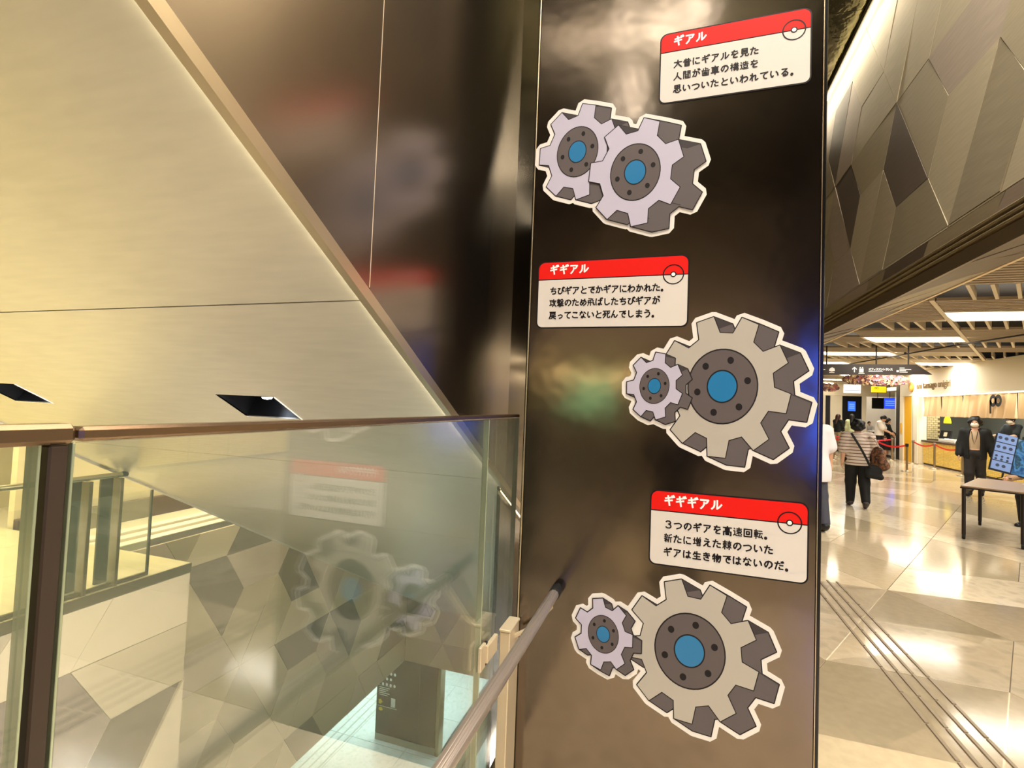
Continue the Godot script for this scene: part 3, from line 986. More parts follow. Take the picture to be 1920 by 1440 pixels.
	# mirror-polished sheet ceiling over the atrium, slightly rippled
	var mir := StandardMaterial3D.new()
	mir.albedo_color = Color(0.62, 0.62, 0.52)
	mir.metallic = 1.0
	mir.roughness = 0.07
	mir.uv1_triplanar = true
	mir.uv1_world_triplanar = true
	mir.uv1_scale = Vector3.ONE * 0.35
	mir.normal_enabled = true
	mir.normal_scale = 0.5
	var nn := FastNoiseLite.new()
	nn.seed = 4
	nn.frequency = 0.008
	var nt := NoiseTexture2D.new()
	nt.width = 512; nt.height = 512; nt.seamless = true; nt.as_normal_map = true; nt.bump_strength = 6.0; nt.noise = nn
	mir.normal_texture = nt
	var ce := setting("ceiling", "rippled mirror metal ceiling high over the atrium")
	for i in 6:
		for j in 18:
			st = ST()
			cbox(st, Vector3(-8.95 + i * 1.9, 7.1, -33.9 + j * 2.4) + Vector3(0.004, 0, 0.004), Vector3(-8.95 + i * 1.9 + 1.9, 7.14, -33.9 + j * 2.4 + 2.4) - Vector3(0.004, 0, 0.004), 0.003)
			obj("ceiling_panel", st, mir, ce)
	st = ST(); box(st, Vector3(-9.2, 7.16, -34), Vector3(13.7, 7.6, 9))
	obj("roof_slab", st, mat(Color(0.1, 0.1, 0.1), 0.8), ce)

func clad_walls() -> void:
	var sheen := noise_tex(0.02, grad([Color(0.93, 0.93, 0.93), Color(1, 1, 1)]), 256, 3, 12)
	var T := []
	for c in [Color(0.77, 0.715, 0.60), Color(0.71, 0.655, 0.545), Color(0.64, 0.59, 0.49), Color(0.725, 0.66, 0.59), Color(0.45, 0.40, 0.355)]:
		T.append(textured(c, 0.48, 0.3, sheen, Vector3(0.5, 6.0, 0.5)))
	# bulkhead over the hall entrance: faceted face x = 2.4
	var w := setting("wall_bulkhead", "bulkhead wall clad in beige and brown kite-shaped metal sheets")
	var st := ST()
	box(st, Vector3(2.43, 3.42, -33.9), Vector3(2.75, 7.1, 8.9))
	obj("backing", st, mat(Color(0.16, 0.135, 0.11), 0.8), w)
	var pick := func(e, i) -> int:
		# e = [poly, k, m, w]
		var key := "%d_%d_%d" % [e[1], e[2], e[3]]
		if DARK.has(key):
			return DARK[key]
		var r := hash01(e[1] * 6 + e[3], e[2] + 40, 5)
		return 0 if r < 0.3 else (1 if r < 0.55 else (2 if r < 0.72 else (3 if r < 0.9 else 4)))
	var polys := scaled(pinwheel(-12, 24, 0, 6, 1), Vector2(-5.507, 3.41), Vector2(0.378, 0.622))
	# local x = z, local y = y, facing -x
	clad(w, "panel", Vector3(2.43, 0, 0), Vector3(0, 0, 1), Vector3.UP, Vector3.LEFT, polys, rect_poly(-10.6, 3.39, 3.0, 7.0), T, pick, 0.0022, 0.03, 0.02)
	# slanted band, fluted beam and underside down to the hall ceiling
	var prof := [Vector2(2.40, 3.385), Vector2(2.42, 3.271)]
	var bandp := setting("trim_1", "slanted metal band under the bulkhead face")
	var k := 0
	var z := -12.0
	while z < 3.0:
		var zz := z + 0.45 + 0.75 * hash01(k, 1, 9)
		st = ST()
		var a := Vector3(2.40, 3.385, 0); var b := Vector3(2.42, 3.271, 0)
		var sk := 0.16
		var pts := [Vector3(2.42, 3.271, z + 0.003), Vector3(2.42, 3.271, zz - 0.003), Vector3(2.40, 3.385, zz - 0.003 + sk), Vector3(2.40, 3.385, z + 0.003 + sk)]
		quad(st, pts[3], pts[2], pts[1], pts[0])
		quad(st, pts[0] + Vector3(0.02, 0, 0), pts[1] + Vector3(0.02, 0, 0), pts[2] + Vector3(0.02, 0, 0), pts[3] + Vector3(0.02, 0, 0))
		quad(st, pts[3] + Vector3(0.02, 0, 0), pts[2] + Vector3(0.02, 0, 0), pts[2], pts[3])
		quad(st, pts[0], pts[1], pts[1] + Vector3(0.02, 0, 0), pts[0] + Vector3(0.02, 0, 0))
		obj("panel", st, T[[3, 2, 4, 1][k % 4]], bandp)
		z = zz
		k += 1
	var beam := setting("trim_2", "fluted metal beam running along the foot of the bulkhead")
	st = ST()
	var pr := PackedVector2Array()
	for i in 3:
		var y0 := 3.271 - i * 0.049
		var x0 := 2.42 + i * 0.0067
		pr.append_array([Vector2(x0, y0), Vector2(x0 - 0.008, y0 - 0.012), Vector2(x0 - 0.002, y0 - 0.026), Vector2(x0 + 0.03, y0 - 0.03), Vector2(x0 + 0.03, y0 - 0.045)])
	pr.append_array([Vector2(2.44, 3.124), Vector2(2.52, 3.124), Vector2(2.52, 3.271)])
	prism(st, pr, Transform3D(Basis.IDENTITY, Vector3(0, 0, -33.9)), 0.0, 37.0)
	obj("flute", st, mat(Color(0.74, 0.67, 0.54), 0.2, 0.6), beam)
	st = ST()
	quad(st, Vector3(2.44, 3.123, -33.9), Vector3(2.47, 3.014, -33.9), Vector3(2.47, 3.014, 3.1), Vector3(2.44, 3.123, 3.1))
	quad(st, Vector3(2.50, 3.123, -33.9), Vector3(2.44, 3.123, -33.9), Vector3(2.44, 3.123, 3.1), Vector3(2.50, 3.123, 3.1))
	quad(st, Vector3(2.50, 3.014, 3.1), Vector3(2.47, 3.014, 3.1), Vector3(2.47, 3.014, -33.9), Vector3(2.50, 3.014, -33.9))
	obj("fascia", st, mat(Color(0.50, 0.44, 0.36), 0.3, 0.6), beam)
	# underside: rises from (2.47, 3.014) to (3.36, 3.298)
	var und := setting("ceiling_underside", "sloping underside of the bulkhead in brown metal facets")
	var uu := Vector3(0.89, 0.284, 0).normalized()
	var un := Vector3(0.284, -0.89, 0).normalized()
	var up := scaled(pinwheel(-40, 40, -2, 2, 1), Vector2(-5.5, 0.0), Vector2(0.378, 0.622))
	var pick2 := func(e, i) -> int:
		return [4, 2, 4, 2, 4, 4][i % 6]
	clad(und, "panel", Vector3(2.475, 3.03, 0), Vector3(0, 0, 1), uu, un, up, rect_poly(-16.0, 0.0, 3.0, 0.93), T, pick2, 0.002, 0.012, 0.03)
	st = ST()
	quad(st, Vector3(2.47, 3.05, 8.9), Vector3(2.47, 3.05, -33.9), Vector3(3.40, 3.34, -33.9), Vector3(3.40, 3.34, 8.9))
	quad(st, Vector3(2.47, 3.10, -33.9), Vector3(2.47, 3.10, 8.9), Vector3(3.40, 3.39, 8.9), Vector3(3.40, 3.39, -33.9))
	obj("backing", st, mat(Color(0.12, 0.1, 0.08), 0.8), und)
	st = ST()
	cbox(st, Vector3(3.345, 3.285, -33.9), Vector3(3.385, 3.42, 8.9), 0.004)
	structure(obj("trim_3", st, mat(Color(0.95, 0.85, 0.68), 0.4)), "pale edge strip where the bulkhead underside meets the hall ceiling")
	# cove lamp along the head of the bulkhead
	var led := thing("cove_light", "bright linear cove lamp along the top of the faceted bulkhead", "light", Vector3(2.36, 6.98, -5.0))
	st = ST(); cbox(st, Vector3(-0.02, 0.035, -9.0), Vector3(0.09, 0.11, 9.0), 0.004)
	obj("housing", st, mat(Color(0.5, 0.47, 0.4), 0.4, 0.5), led)
	st = ST(); tube(st, [Vector3(0.03, 0.02, -8.9), Vector3(0.03, 0.02, 8.9)], 0.022, 10)
	obj("lamp_tube", st, glow(Color(1.0, 0.94, 0.82), 7.0), led)
	for q in 3:
		area_light(Vector3(2.22, 6.93, -9.0 + q * 4.0), Vector3(0.35, -1, 0), Vector2(0.06, 3.8), Color(1.0, 0.94, 0.82), 2.0)

const DARK := {"-1_0_3": 4, "-1_0_0": 4, "0_0_0": 1, "0_0_1": 3, "0_0_2": 0, "-1_0_4": 1, "-1_0_5": 2, "0_0_3": 1, "0_0_4": 2, "0_0_5": 0, "-1_0_1": 1, "-1_0_2": 0, "-2_0_3": 3, "-2_0_4": 1, "-2_0_5": 3, "0_1_0": 0, "0_1_1": 1, "0_1_2": 0, "-1_1_0": 0, "-1_1_1": 3, "-1_1_2": 0, "-1_1_3": 1, "-1_1_4": 0, "-1_1_5": 0, "-2_1_3": 0, "-2_1_4": 3, "-2_1_5": 0, "0_1_3": 1, "0_1_4": 0}

func column() -> void:
	var w := setting("column", "tall square column clad in dark mirror-polished bronze metal")
	var m := StandardMaterial3D.new()
	m.albedo_color = Color(0.45, 0.415, 0.385)
	m.metallic = 1.0
	m.roughness = 0.16
	m.roughness_texture = noise_tex(0.01, grad([Color(0.8, 0.8, 0.8), Color(1, 1, 1)]), 256, 3, 21)
	m.uv1_triplanar = true
	m.uv1_world_triplanar = true
	m.uv1_scale = Vector3.ONE * 0.6
	m.normal_enabled = true
	m.normal_scale = 0.16
	var nn := FastNoiseLite.new()
	nn.seed = 9
	nn.frequency = 0.006
	var nt := NoiseTexture2D.new()
	nt.width = 256; nt.height = 256; nt.seamless = true; nt.as_normal_map = true; nt.bump_strength = 3.0; nt.noise = nn
	m.normal_texture = nt
	var st := ST()
	box(st, Vector3(-0.585, 0.0, -2.62), Vector3(0.5, 7.1, -2.02))
	obj("core", st, mat(Color(0.015, 0.013, 0.012), 0.5), w)
	st = ST()
	cbox(st, Vector3(-0.586, 0.0, -2.03), Vector3(0.4965, 7.1, -2.0), 0.003)
	obj("front_panel", st, m, w)
	st = ST()
	cbox(st, Vector3(-0.60, 0.0, -2.63), Vector3(-0.587, 7.1, -2.012), 0.002)
	cbox(st, Vector3(0.497, 0.0, -2.63), Vector3(0.5125, 7.1, -2.004), 0.003)
	obj("edge_trim", st, mat(Color(0.025, 0.022, 0.02), 0.25, 0.3), w)
	st = ST()
	cbox(st, Vector3(-0.5935, 0.0, -2.012), Vector3(-0.587, 7.1, -1.999), 0.002)
	cbox(st, Vector3(0.4965, 0.0, -2.012), Vector3(0.4995, 7.1, -1.998), 0.001)
	obj("corner_bead", st, mat(Color(0.75, 0.7, 0.62), 0.25, 0.95), w)
	caption_card("red-headed caption card at the top right of the dark column", -0.081, 0.458, 2.822, 3.112, 3.033, Vector2(0.399, 3.034), "ギアル", ["大昔にギアルを見た", "人間が歯車の構造を", "思いついたといわれている。"], [2.979, 2.928, 2.876], 0.0346)
	caption_card("wider red-headed caption card halfway up the left edge of the dark column", -0.557, 0.052, 1.922, 2.207, 2.129, Vector2(-0.007, 2.13), "ギギアル", ["ちびギアとでかギアにわかれた。", "攻撃のため飛ばしたちびギアが", "戻ってこないと死んでしまう。"], [2.080, 2.029, 1.977], 0.0321)
	caption_card("lowest red-headed caption card, above the bottom cog sticker on the column", -0.071, 0.472, 1.002, 1.289, 1.21, Vector2(0.411, 1.212), "ギギギアル", ["３つのギアを高速回転。", "新たに増えた棘のついた", "ギアは生き物ではないのだ。"], [1.160, 1.108, 1.056], 0.0346)
	var lav := Color(0.69, 0.675, 0.755)
	var bei := Color(0.655, 0.635, 0.60)
	cog_sticker("top die-cut sticker of two lavender-grey cogs of like size", Vector2(-0.27, 2.62), [
		[Vector2(-0.405, 2.67), 0.205, 0.80, -0.12, 7, 1.45, Vector2(0.065, -0.022), lav],
		[Vector2(-0.165, 2.555), 0.222, 0.84, -0.05, 7, 1.30, Vector2(0.082, -0.028), lav]])
	cog_sticker("middle die-cut sticker of a big beige cog with a small lavender one", Vector2(0.15, 1.69), [
		[Vector2(0.178, 1.695), 0.268, 0.86, -0.08, 9, 1.25, Vector2(0.066, -0.028), bei],
		[Vector2(-0.067, 1.690), 0.132, 0.80, -0.1, 7, 1.50, Vector2(0.036, -0.016), lav]])
	cog_sticker("bottom die-cut sticker of a big beige cog overlapped by a small lavender one", Vector2(0.06, 0.70), [
		[Vector2(0.085, 0.70), 0.262, 0.90, 0.0, 9, 1.15, Vector2(0.066, -0.03), bei],
		[Vector2(-0.235, 0.705), 0.138, 0.82, 0.12, 7, 1.65, Vector2(0.034, -0.016), lav]])

const SLOPE := 0.5607
func sof(z: float) -> float:
	return 2.195 + SLOPE * (z + 0.564)

func escalator() -> void:
	var t := thing("escalator_truss", "sloping underside of the escalator in brushed pale metal with dark metal side cladding", "escalator", Vector3(-0.805, 0, -2.0))
	var off := Vector3(0.805, 0, 2.0)
	var soft := StandardMaterial3D.new()
	soft.albedo_color = Color(0.83, 0.80, 0.73)
	soft.metallic = 0.6
	soft.roughness = 0.36
	soft.uv1_triplanar = true
	soft.uv1_world_triplanar = true
	soft.uv1_scale = Vector3(0.35, 3.0, 3.0)
	soft.albedo_texture = noise_tex(0.02, grad([Color(0.94, 0.94, 0.94), Color(1, 1, 1)]), 512, 3, 31)
	var dark := StandardMaterial3D.new()
	dark.albedo_color = Color(0.62, 0.575, 0.52)
	dark.metallic = 1.0
	dark.roughness = 0.24
	# frame of the underside: x across, v down the slope away from the camera
	var v := Vector3(0, -SLOPE, -1).normalized()
	var n := Vector3(0, -1, SLOPE).normalized()
	var o := Vector3(-0.805, sof(-1.164), -1.164) - n * 0.018
	var x := Transform3D(Basis(Vector3.LEFT, v, Vector3.LEFT.cross(v)), o + off)
	if x.basis.z.dot(n) < 0:
		pass
	# soffit sheets, with openings for the recessed lamps
	var rows := [-4.1, -2.7, -1.36, 0.0, 1.36, 2.72, 4.08, 5.44, 6.8, 8.16, 9.5]
	var lamps := [[0.819, 0.584, 0.33, 0.205], [2.533, 0.560, 0.33, 0.205]]
	for r in rows.size() - 1:
		var a: float = rows[r] + 0.0025
		var b: float = rows[r + 1] - 0.0025
		var shapes := [rect_poly(0.028, a, 3.60, b)]
		var st := ST()
		if r == 3:
			# strips round the two lamp openings
			var ys := [a, 0.0, 0.0, b]
			var cuts := [0.028]
			for L in lamps:
				cuts += [L[0], L[0] + L[2]]
			cuts.append(3.60)
			shapes = []
			for i in range(0, cuts.size(), 2):
				shapes.append(rect_poly(cuts[i], a, cuts[i + 1], b))
			for L in lamps:
				shapes.append(rect_poly(L[0], a, L[0] + L[2], L[1]))
				shapes.append(rect_poly(L[0], L[1] + L[3], L[0] + L[2], b))
		for s in shapes:
			var zs := [0.0, 0.006]
			if x.basis.z.dot(n) > 0:
				prism(st, s, x, -0.006, 0.0)
			else:
				prism(st, s, x, 0.0, 0.006)
		obj("soffit_sheet", st, soft, t)
	# lamps set deep in the openings
	for L in lamps:
		var st := ST()
		var hx := 0.10
		var inw := -n * 0.16
		var c := []
		for q in [[0, 0], [1, 0], [1, 1], [0, 1]]:
			c.append(x.origin + x.basis.x * (L[0] + L[2] * q[0]) + x.basis.y * (L[1] + L[3] * q[1]))
		for i in 4:
			var j := (i + 1) % 4
			_wall4(st, c[i], c[j], c[j] + inw, c[i] + inw)
		_wall4(st, c[0] + inw, c[1] + inw, c[2] + inw, c[3] + inw)
		var lamp := obj("lamp_recess", st, mat(Color(0.16, 0.16, 0.17), 0.3, 0.5), t)
		st = ST()
		for i in [3, 2]:  # pale bars on two edges only, standing for light caught there
			var j: int = (i + 1) % 4
			tube(st, [c[i], c[j]], 0.004, 6)
		obj("rim_lit_edge", st, mat(Color(0.93, 0.92, 0.9), 0.2, 0.7), lamp)
		st = ST()
		var cc: Vector3 = (c[0] + c[1] + c[2] + c[3]) / 4 + inw * 0.55
		var pr := []
		for k in 9:
			pr.append(Vector2(0.012 + 0.055 * sin(PI / 2 * k / 8.0), 0.05 * cos(PI / 2 * k / 8.0)))
		lathe(st, pr, cc - Vector3(0, 0.03, 0), 18)
		obj("reflector", st, mat(Color(0.85, 0.87, 0.92), 0.12, 1.0), lamp)
		st = ST()
		lathe(st, [Vector2(0, -0.012), Vector2(0.02, -0.008), Vector2(0.024, 0.0), Vector2(0.012, 0.02), Vector2(0, 0.022)], cc - Vector3(0, 0.03, 0), 14)
		obj("bulb", st, glow(Color(0.9, 0.95, 1.0), 5.0), lamp)
	# pale corner trim under the side cladding, with an unseen light line brightening the soffit edge
	var st2 := ST()
	for s in 1:
		var a := Vector3(-0.805, sof(3.2), 3.2)
		var b := Vector3(-0.805, sof(-8.6), -8.6)
		var lipn := Vector3(0, 1, -SLOPE).normalized()
		var hgt := 0.033
		var q := [a + off, b + off, b + off + lipn * hgt, a + off + lipn * hgt]
		quad(st2, q[0], q[3], q[2], q[1]) if false else _wall4(st2, q[0], q[1], q[2], q[3])
		var dx := Vector3(-0.024, 0, 0)
		_wall4(st2, q[0] + dx, q[1] + dx, q[2] + dx, q[3] + dx)
		_wall4(st2, q[0], q[1], q[1] + dx, q[0] + dx)
		_wall4(st2, q[2], q[3], q[3] + dx, q[2] + dx)
	var ledst := ST()
	var la := Vector3(-0.8295, sof(3.0), 3.0) + off
	var lb := Vector3(-0.8295, sof(-8.4), -8.4) + off
	_wall4(ledst, la + Vector3(0, 0.006, 0), lb + Vector3(0, 0.006, 0), lb + Vector3(0, 0.014, 0), la + Vector3(0, 0.014, 0))
	obj("unseen_lamp_strip", ledst, glow(Color(1.0, 0.92, 0.74), 2.0), t)  # hidden from the camera, placed for the glow along the edge
	var along := Vector3(0, SLOPE, 1).normalized()
	for k in 4:
		var zc := 1.6 - k * 2.4
		var al := area_light(Vector3(-0.831, sof(zc) + 0.010, zc), Vector3.LEFT, Vector2(2.6, 0.008), Color(1.0, 0.95, 0.80), 0.10)
		al.basis = Basis(along, Vector3.RIGHT.cross(along), Vector3.RIGHT)
	obj("corner_trim", st2, mat(Color(0.80, 0.74, 0.63), 0.3, 0.9), t)
	# side cladding above the trim
	var zs := [3.2, 1.5, 0.17, -1.164, -2.43]
	for i in zs.size() - 1:
		var z0: float = zs[i] - 0.0015
		var z1: float = zs[i + 1] + 0.0015
		var h := 0.036 * sqrt(1 + SLOPE * SLOPE)
		var poly := PackedVector2Array([Vector2(-z0, sof(z0) + h), Vector2(-z1, sof(z1) + h), Vector2(-z1, 7.1), Vector2(-z0, 7.1)])
		var st := ST()
		prism(st, poly, Transform3D(Basis(Vector3(0, 0, -1), Vector3.UP, Vector3.RIGHT), Vector3(-0.811, 0, 0) + off), -0.02, 0.0, 0.0008)
		obj("side_panel", st, dark, t)
	for sz in [0.17, -1.164]:
		var ss := ST()
		box(ss, Vector3(-0.815, sof(sz) + 0.05, sz - 0.0012) + off, Vector3(-0.8108, 7.1, sz + 0.0012) + off)
		obj("seam_strip", ss, mat(Color(0.85, 0.8, 0.7), 0.4, 0.2), t)
	var st3 := ST()
	cbox(st3, Vector3(-0.86, sof(-8.6) + 0.05, -8.6) + off, Vector3(-0.84, 7.1, -2.44) + off, 0.003)
	obj("return_panel", st3, mat(Color(0.45, 0.40, 0.34), 0.14, 1.0), t)
	# the hidden body of the truss above its sheets: closes the box
	st3 = ST()
	var bp := PackedVector2Array([Vector2(-3.2, sof(3.2) + 0.2), Vector2(8.6, sof(-8.6) + 0.2), Vector2(8.6, sof(-8.6) + 1.3), Vector2(-3.2, sof(3.2) + 1.3)])
	prism(st3, bp, Transform3D(Basis(Vector3(0, 0, -1), Vector3.UP, Vector3.RIGHT), Vector3(-0.9, 0, 0) + off), -3.5, 0.0)
	obj("truss_body", st3, mat(Color(0.2, 0.18, 0.16), 0.6), t)
	# left face
	st3 = ST()
	var lp := PackedVector2Array([Vector2(-3.2, sof(3.2)), Vector2(8.6, sof(-8.6)), Vector2(8.6, sof(-8.6) + 1.4), Vector2(-3.2, sof(3.2) + 1.4)])
	prism(st3, lp, Transform3D(Basis(Vector3(0, 0, -1), Vector3.UP, Vector3.RIGHT), Vector3(-4.405, 0, 0) + off), -0.02, 0.0)
	obj("side_panel", st3, soft, t)

func _wall4(st: SurfaceTool, a: Vector3, b: Vector3, c: Vector3, d: Vector3) -> void:
	quad(st, a, b, c, d)

func balustrade() -> void:
	var gm := glass_mat()
	var gz := [[-1.738, -0.386, "large clear glass balustrade pane mirroring the column stickers"], [-2.12, -1.746, "narrow clear glass pane between the clamp joint and the dark column"], [-0.350, 2.6, "clear glass balustrade pane left of the dark flat post"]]
	for g in gz:
		var t := thing("glass_pane", g[2], "glass panel", Vector3(-0.665, 0.0, (g[0] + g[1]) / 2))
		var L: float = (g[1] - g[0]) / 2
		for s in 2:
			var st := ST()
			box(st, Vector3(-0.011 + s * 0.013, -0.45, -L), Vector3(-0.002 + s * 0.013, 1.535, L))
			obj("pane", st, gm, t)
		for e in [-1.0, 1.0]:
			var st2 := ST()
			cbox(st2, Vector3(-0.011, -0.45, e * L - 0.0015 + 0.002 * e), Vector3(0.011, 1.535, e * L + 0.0015 + 0.002 * e), 0.0006)
			obj("pane_edge", st2, mat(Color(0.62, 0.66, 0.56), 0.15, 0.4), t)
	var st := ST()
	var cap := thing("balustrade_cap", "slim bronze metal cap rail along the top of the glass balustrade", "rail", Vector3(-0.665, 1.545, -1.0))
	st = ST(); cbox(st, Vector3(-0.014, -0.009, -1.12), Vector3(0.014, 0.008, 0.612), 0.004)
	obj("cap_rail", st, mat(Color(0.55, 0.46, 0.37), 0.25, 0.9), cap)
	st = ST(); cbox(st, Vector3(-0.016, -0.011, 0.616), Vector3(0.016, 0.012, 3.6), 0.005)
	obj("cap_rail", st, mat(Color(0.55, 0.46, 0.37), 0.25, 0.9), cap)
	var post := thing("flat_post", "dark bronze flat upright between two glass panes at the left", "post", Vector3(-0.662, -0.45, -0.369))
	st = ST(); cbox(st, Vector3(-0.010, 0.0, -0.0095), Vector3(0.010, 1.983, 0.0095), 0.002)
	obj("upright", st, mat(Color(0.22, 0.175, 0.15), 0.45, 0.3), post)
	# steel stub post with clamp, carrying the hand rail
	var sp := thing("rail_post", "square brushed steel post with a glass clamp beside the column", "post", Vector3(-0.60, 0, -1.93))
	st = ST(); cbox(st, Vector3(-0.022, 0.0, -0.062), Vector3(0.02, 0.70, 0.062), 0.003)
	obj("post_tube", st, mat(Color(0.76, 0.705, 0.60), 0.34, 0.4), sp)
	st = ST(); cbox(st, Vector3(-0.025, 0.70, -0.065), Vector3(0.023, 0.712, 0.065), 0.003)
	obj("post_cap", st, mat(Color(0.76, 0.705, 0.60), 0.34, 0.4), sp)
	st = ST(); cbox(st, Vector3(-0.045, 0.625, 0.06), Vector3(-0.03, 0.69, 0.17), 0.002)
	obj("clamp_arm", st, mat(Color(0.76, 0.705, 0.60), 0.34, 0.4), sp)
	st = ST()
	cbox(st, Vector3(-0.052, 0.61, 0.165), Vector3(-0.040, 0.70, 0.215), 0.002)
	cbox(st, Vector3(-0.090, 0.61, 0.165), Vector3(-0.078, 0.70, 0.215), 0.002)
	obj("clamp_plate", st, mat(Color(0.76, 0.705, 0.60), 0.34, 0.4), sp)
	st = ST(); cbox(st, Vector3(-0.052, 0.612, 0.146), Vector3(-0.040, 0.698, 0.163), 0.002)
	obj("clamp_gasket", st, mat(Color(0.03, 0.03, 0.03), 0.6), sp)
	st = ST(); tube(st, [Vector3(0.018, 0.66, -0.01), Vector3(0.08, 0.70, -0.01), Vector3(0.165, 0.80, -0.01), Vector3(0.174, 0.835, -0.01)], 0.009, 10)
	obj("rail_bracket", st, mat(Color(0.76, 0.705, 0.60), 0.34, 0.4), sp)
	# grooved hand rail, square on to the column
	var hr := thing("hand_rail", "grooved grey steel hand rail running into the dark column", "rail", Vector3(-0.426, 0.85, -2.0))
	st = ST()
	var pts := PackedVector2Array()
	for k in 64:
		var a := TAU * k / 64
		var r := 0.0195
		for g in [10, 16, 22, 42]:
			if k == g or k == g + 1:
				r = 0.0178
		pts.append(Vector2.from_angle(a) * r)
	st.set_smooth_group(0)
	prism(st, pts, Transform3D.IDENTITY, 0.06, 4.4)
	obj("rail_tube", st, mat(Color(0.56, 0.52, 0.49), 0.3, 0.6), hr)
	st = ST(); lathe_z(st, [Vector2(0.0, 0.001), Vector2(0.0215, 0.001), Vector2(0.023, 0.004), Vector2(0.023, 0.056), Vector2(0.0215, 0.062), Vector2(0.0, 0.062)])
	obj("end_collar", st, mat(Color(0.02, 0.02, 0.02), 0.5), hr)

func lathe_z(st: SurfaceTool, prof: Array) -> void:
	for i in prof.size() - 1:
		for k in 28:
			var a := Vector2.from_angle(TAU * k / 28)
			var b := Vector2.from_angle(TAU * (k + 1) / 28)
			var p: Vector2 = prof[i]
			var q: Vector2 = prof[i + 1]
			quad(st, Vector3(a.x * p.x, a.y * p.x, p.y), Vector3(b.x * p.x, b.y * p.x, p.y), Vector3(b.x * q.x, b.y * q.x, q.y), Vector3(a.x * q.x, a.y * q.x, q.y))

func far_landing() -> void:
	var T := []
	for c in [Color(0.79, 0.735, 0.62), Color(0.72, 0.665, 0.55), Color(0.66, 0.61, 0.51), Color(0.735, 0.67, 0.60), Color(0.46, 0.41, 0.37)]:
		T.append(mat(c, 0.6, 0.15))
	var pick := func(e, i) -> int:
		var r := hash01(e[1] * 6 + e[3] + 3, e[2] + 40, 5)
		return 0 if r < 0.3 else (1 if r < 0.52 else (2 if r < 0.68 else (3 if r < 0.83 else 4)))
	var backing := mat(Color(0.16, 0.135, 0.11), 0.8)
	# landing slab across the void
	var cream := textured(Color(0.85, 0.81, 0.62), 0.3, 0.0, noise_tex(0.01, grad([Color(0.9, 0.9, 0.9), Color(1, 1, 1)]), 256, 4, 17), Vector3(0.3, 1, 2.0))
	var fl := setting("floor_landing", "cream stone landing across the escalator void")
	var st := ST(); box(st, Vector3(-9.0, -0.42, -3.5), Vector3(-4.262, -0.012, 8.9))
	obj("slab", st, backing, fl)
	for i in 5:
		for j in 9:
			st = ST()
			cbox(st, Vector3(-9.0 + i * 0.95 + 0.002, -0.012, -3.5 + j * 1.35 + 0.002), Vector3(-9.0 + i * 0.95 + 0.948 if i < 4 else -4.232, 0.0, -3.5 + j * 1.35 + 1.348), 0.002)
			obj("floor_slab", st, cream, fl)
	st = ST(); cbox(st, Vector3(-4.262, -0.085, -3.505), Vector3(-4.222, -0.002, 8.9), 0.003)
	obj("edge_channel", st, mat(Color(0.34, 0.32, 0.24), 0.35, 0.7), fl)
	var wl := setting("wall_landing", "faceted metal fascia hanging below the landing edge")
	st = ST(); box(st, Vector3(-4.62, -4.2, -3.49), Vector3(-4.262, -0.4, 8.9))
	obj("backing", st, backing, wl)
	var po := scaled(pinwheel(-40, 10, -2, 8, -1), Vector2(-2.88, -2.11), Vector2(0.311, 0.5217))
	clad(wl, "panel", Vector3(-4.262, 0, 0), Vector3(0, 0, 1), Vector3.UP, Vector3.RIGHT, po, rect_poly(-3.5, -4.2, 1.6, -0.09), T, pick, 0.0018, 0.03, 0.02)
	# end face of the landing
	clad(wl, "panel", Vector3(-4.24, 0, -3.49), Vector3.LEFT, Vector3.UP, Vector3.FORWARD, scaled(pinwheel(-10, 10, -2, 8, -1), Vector2(0, -2.11), Vector2(0.311, 0.5217)), rect_poly(0.0, -4.2, 1.26, -0.02), T, pick, 0.0018, 0.012, 0.03)
	var tone := {"-1_1_0": 4, "-1_1_3": 4, "0_0_1": 4, "0_-1_0": 4, "-1_0_3": 2, "-1_0_0": 0, "-1_0_1": 1, "-1_0_2": 0, "-1_0_4": 1, "-1_0_5": 0, "0_0_0": 1, "0_0_2": 0, "-1_1_1": 3, "-1_1_2": 1, "-1_1_4": 1, "-1_1_5": 0, "-2_1_3": 1}
	var pick_void := func(e, i) -> int:
		var key := "%d_%d_%d" % [e[1], e[2], e[3]]
		if tone.has(key):
			return tone[key]
		var r := hash01(e[1] * 6 + e[3] + 3, e[2] + 40, 5)
		return 0 if r < 0.34 else (1 if r < 0.62 else (3 if r < 0.8 else (2 if r < 0.92 else 4)))
	# far side wall of the void and its cross wall
	var wv := setting("wall_void_left", "long faceted metal wall on the far side of the void")
	st = ST(); box(st, Vector3(-5.75, -4.2, -10.2), Vector3(-5.53, -0.16, -3.5))
	obj("backing", st, backing, wv)
	clad(wv, "panel", Vector3(-5.53, 0, 0), Vector3(0, 0, 1), Vector3.UP, Vector3.RIGHT, scaled(pinwheel(-16, 16, -2, 8, -1), Vector2(-6.3, -3.67), Vector2(0.31, 0.5217)), rect_poly(-9.9, -4.2, -3.51, -0.16), T, pick_void, 0.0018, 0.03, 0.02)
	var wc := setting("wall_void_cross", "faceted metal cross wall closing the far end of the void")
	st = ST(); box(st, Vector3(-5.5, -4.2, -10.2), Vector3(2.4, -0.41, -9.93))
	obj("backing", st, backing, wc)
	clad(wc, "panel", Vector3(0, 0, -9.93), Vector3.RIGHT, Vector3.UP, Vector3.BACK, scaled(pinwheel(-24, 10, -2, 8, 1), Vector2(-4.6, -3.67), Vector2(0.31, 0.5217)), rect_poly(-5.5, -4.2, -0.8, -0.5), T, pick, 0.0018, 0.03, 0.02)
	# bright upper gallery beyond: white stepped kerb, brown skirting, cream wall
	var gal := setting("floor_gallery", "bright gallery floor edge with white stepped kerbs")
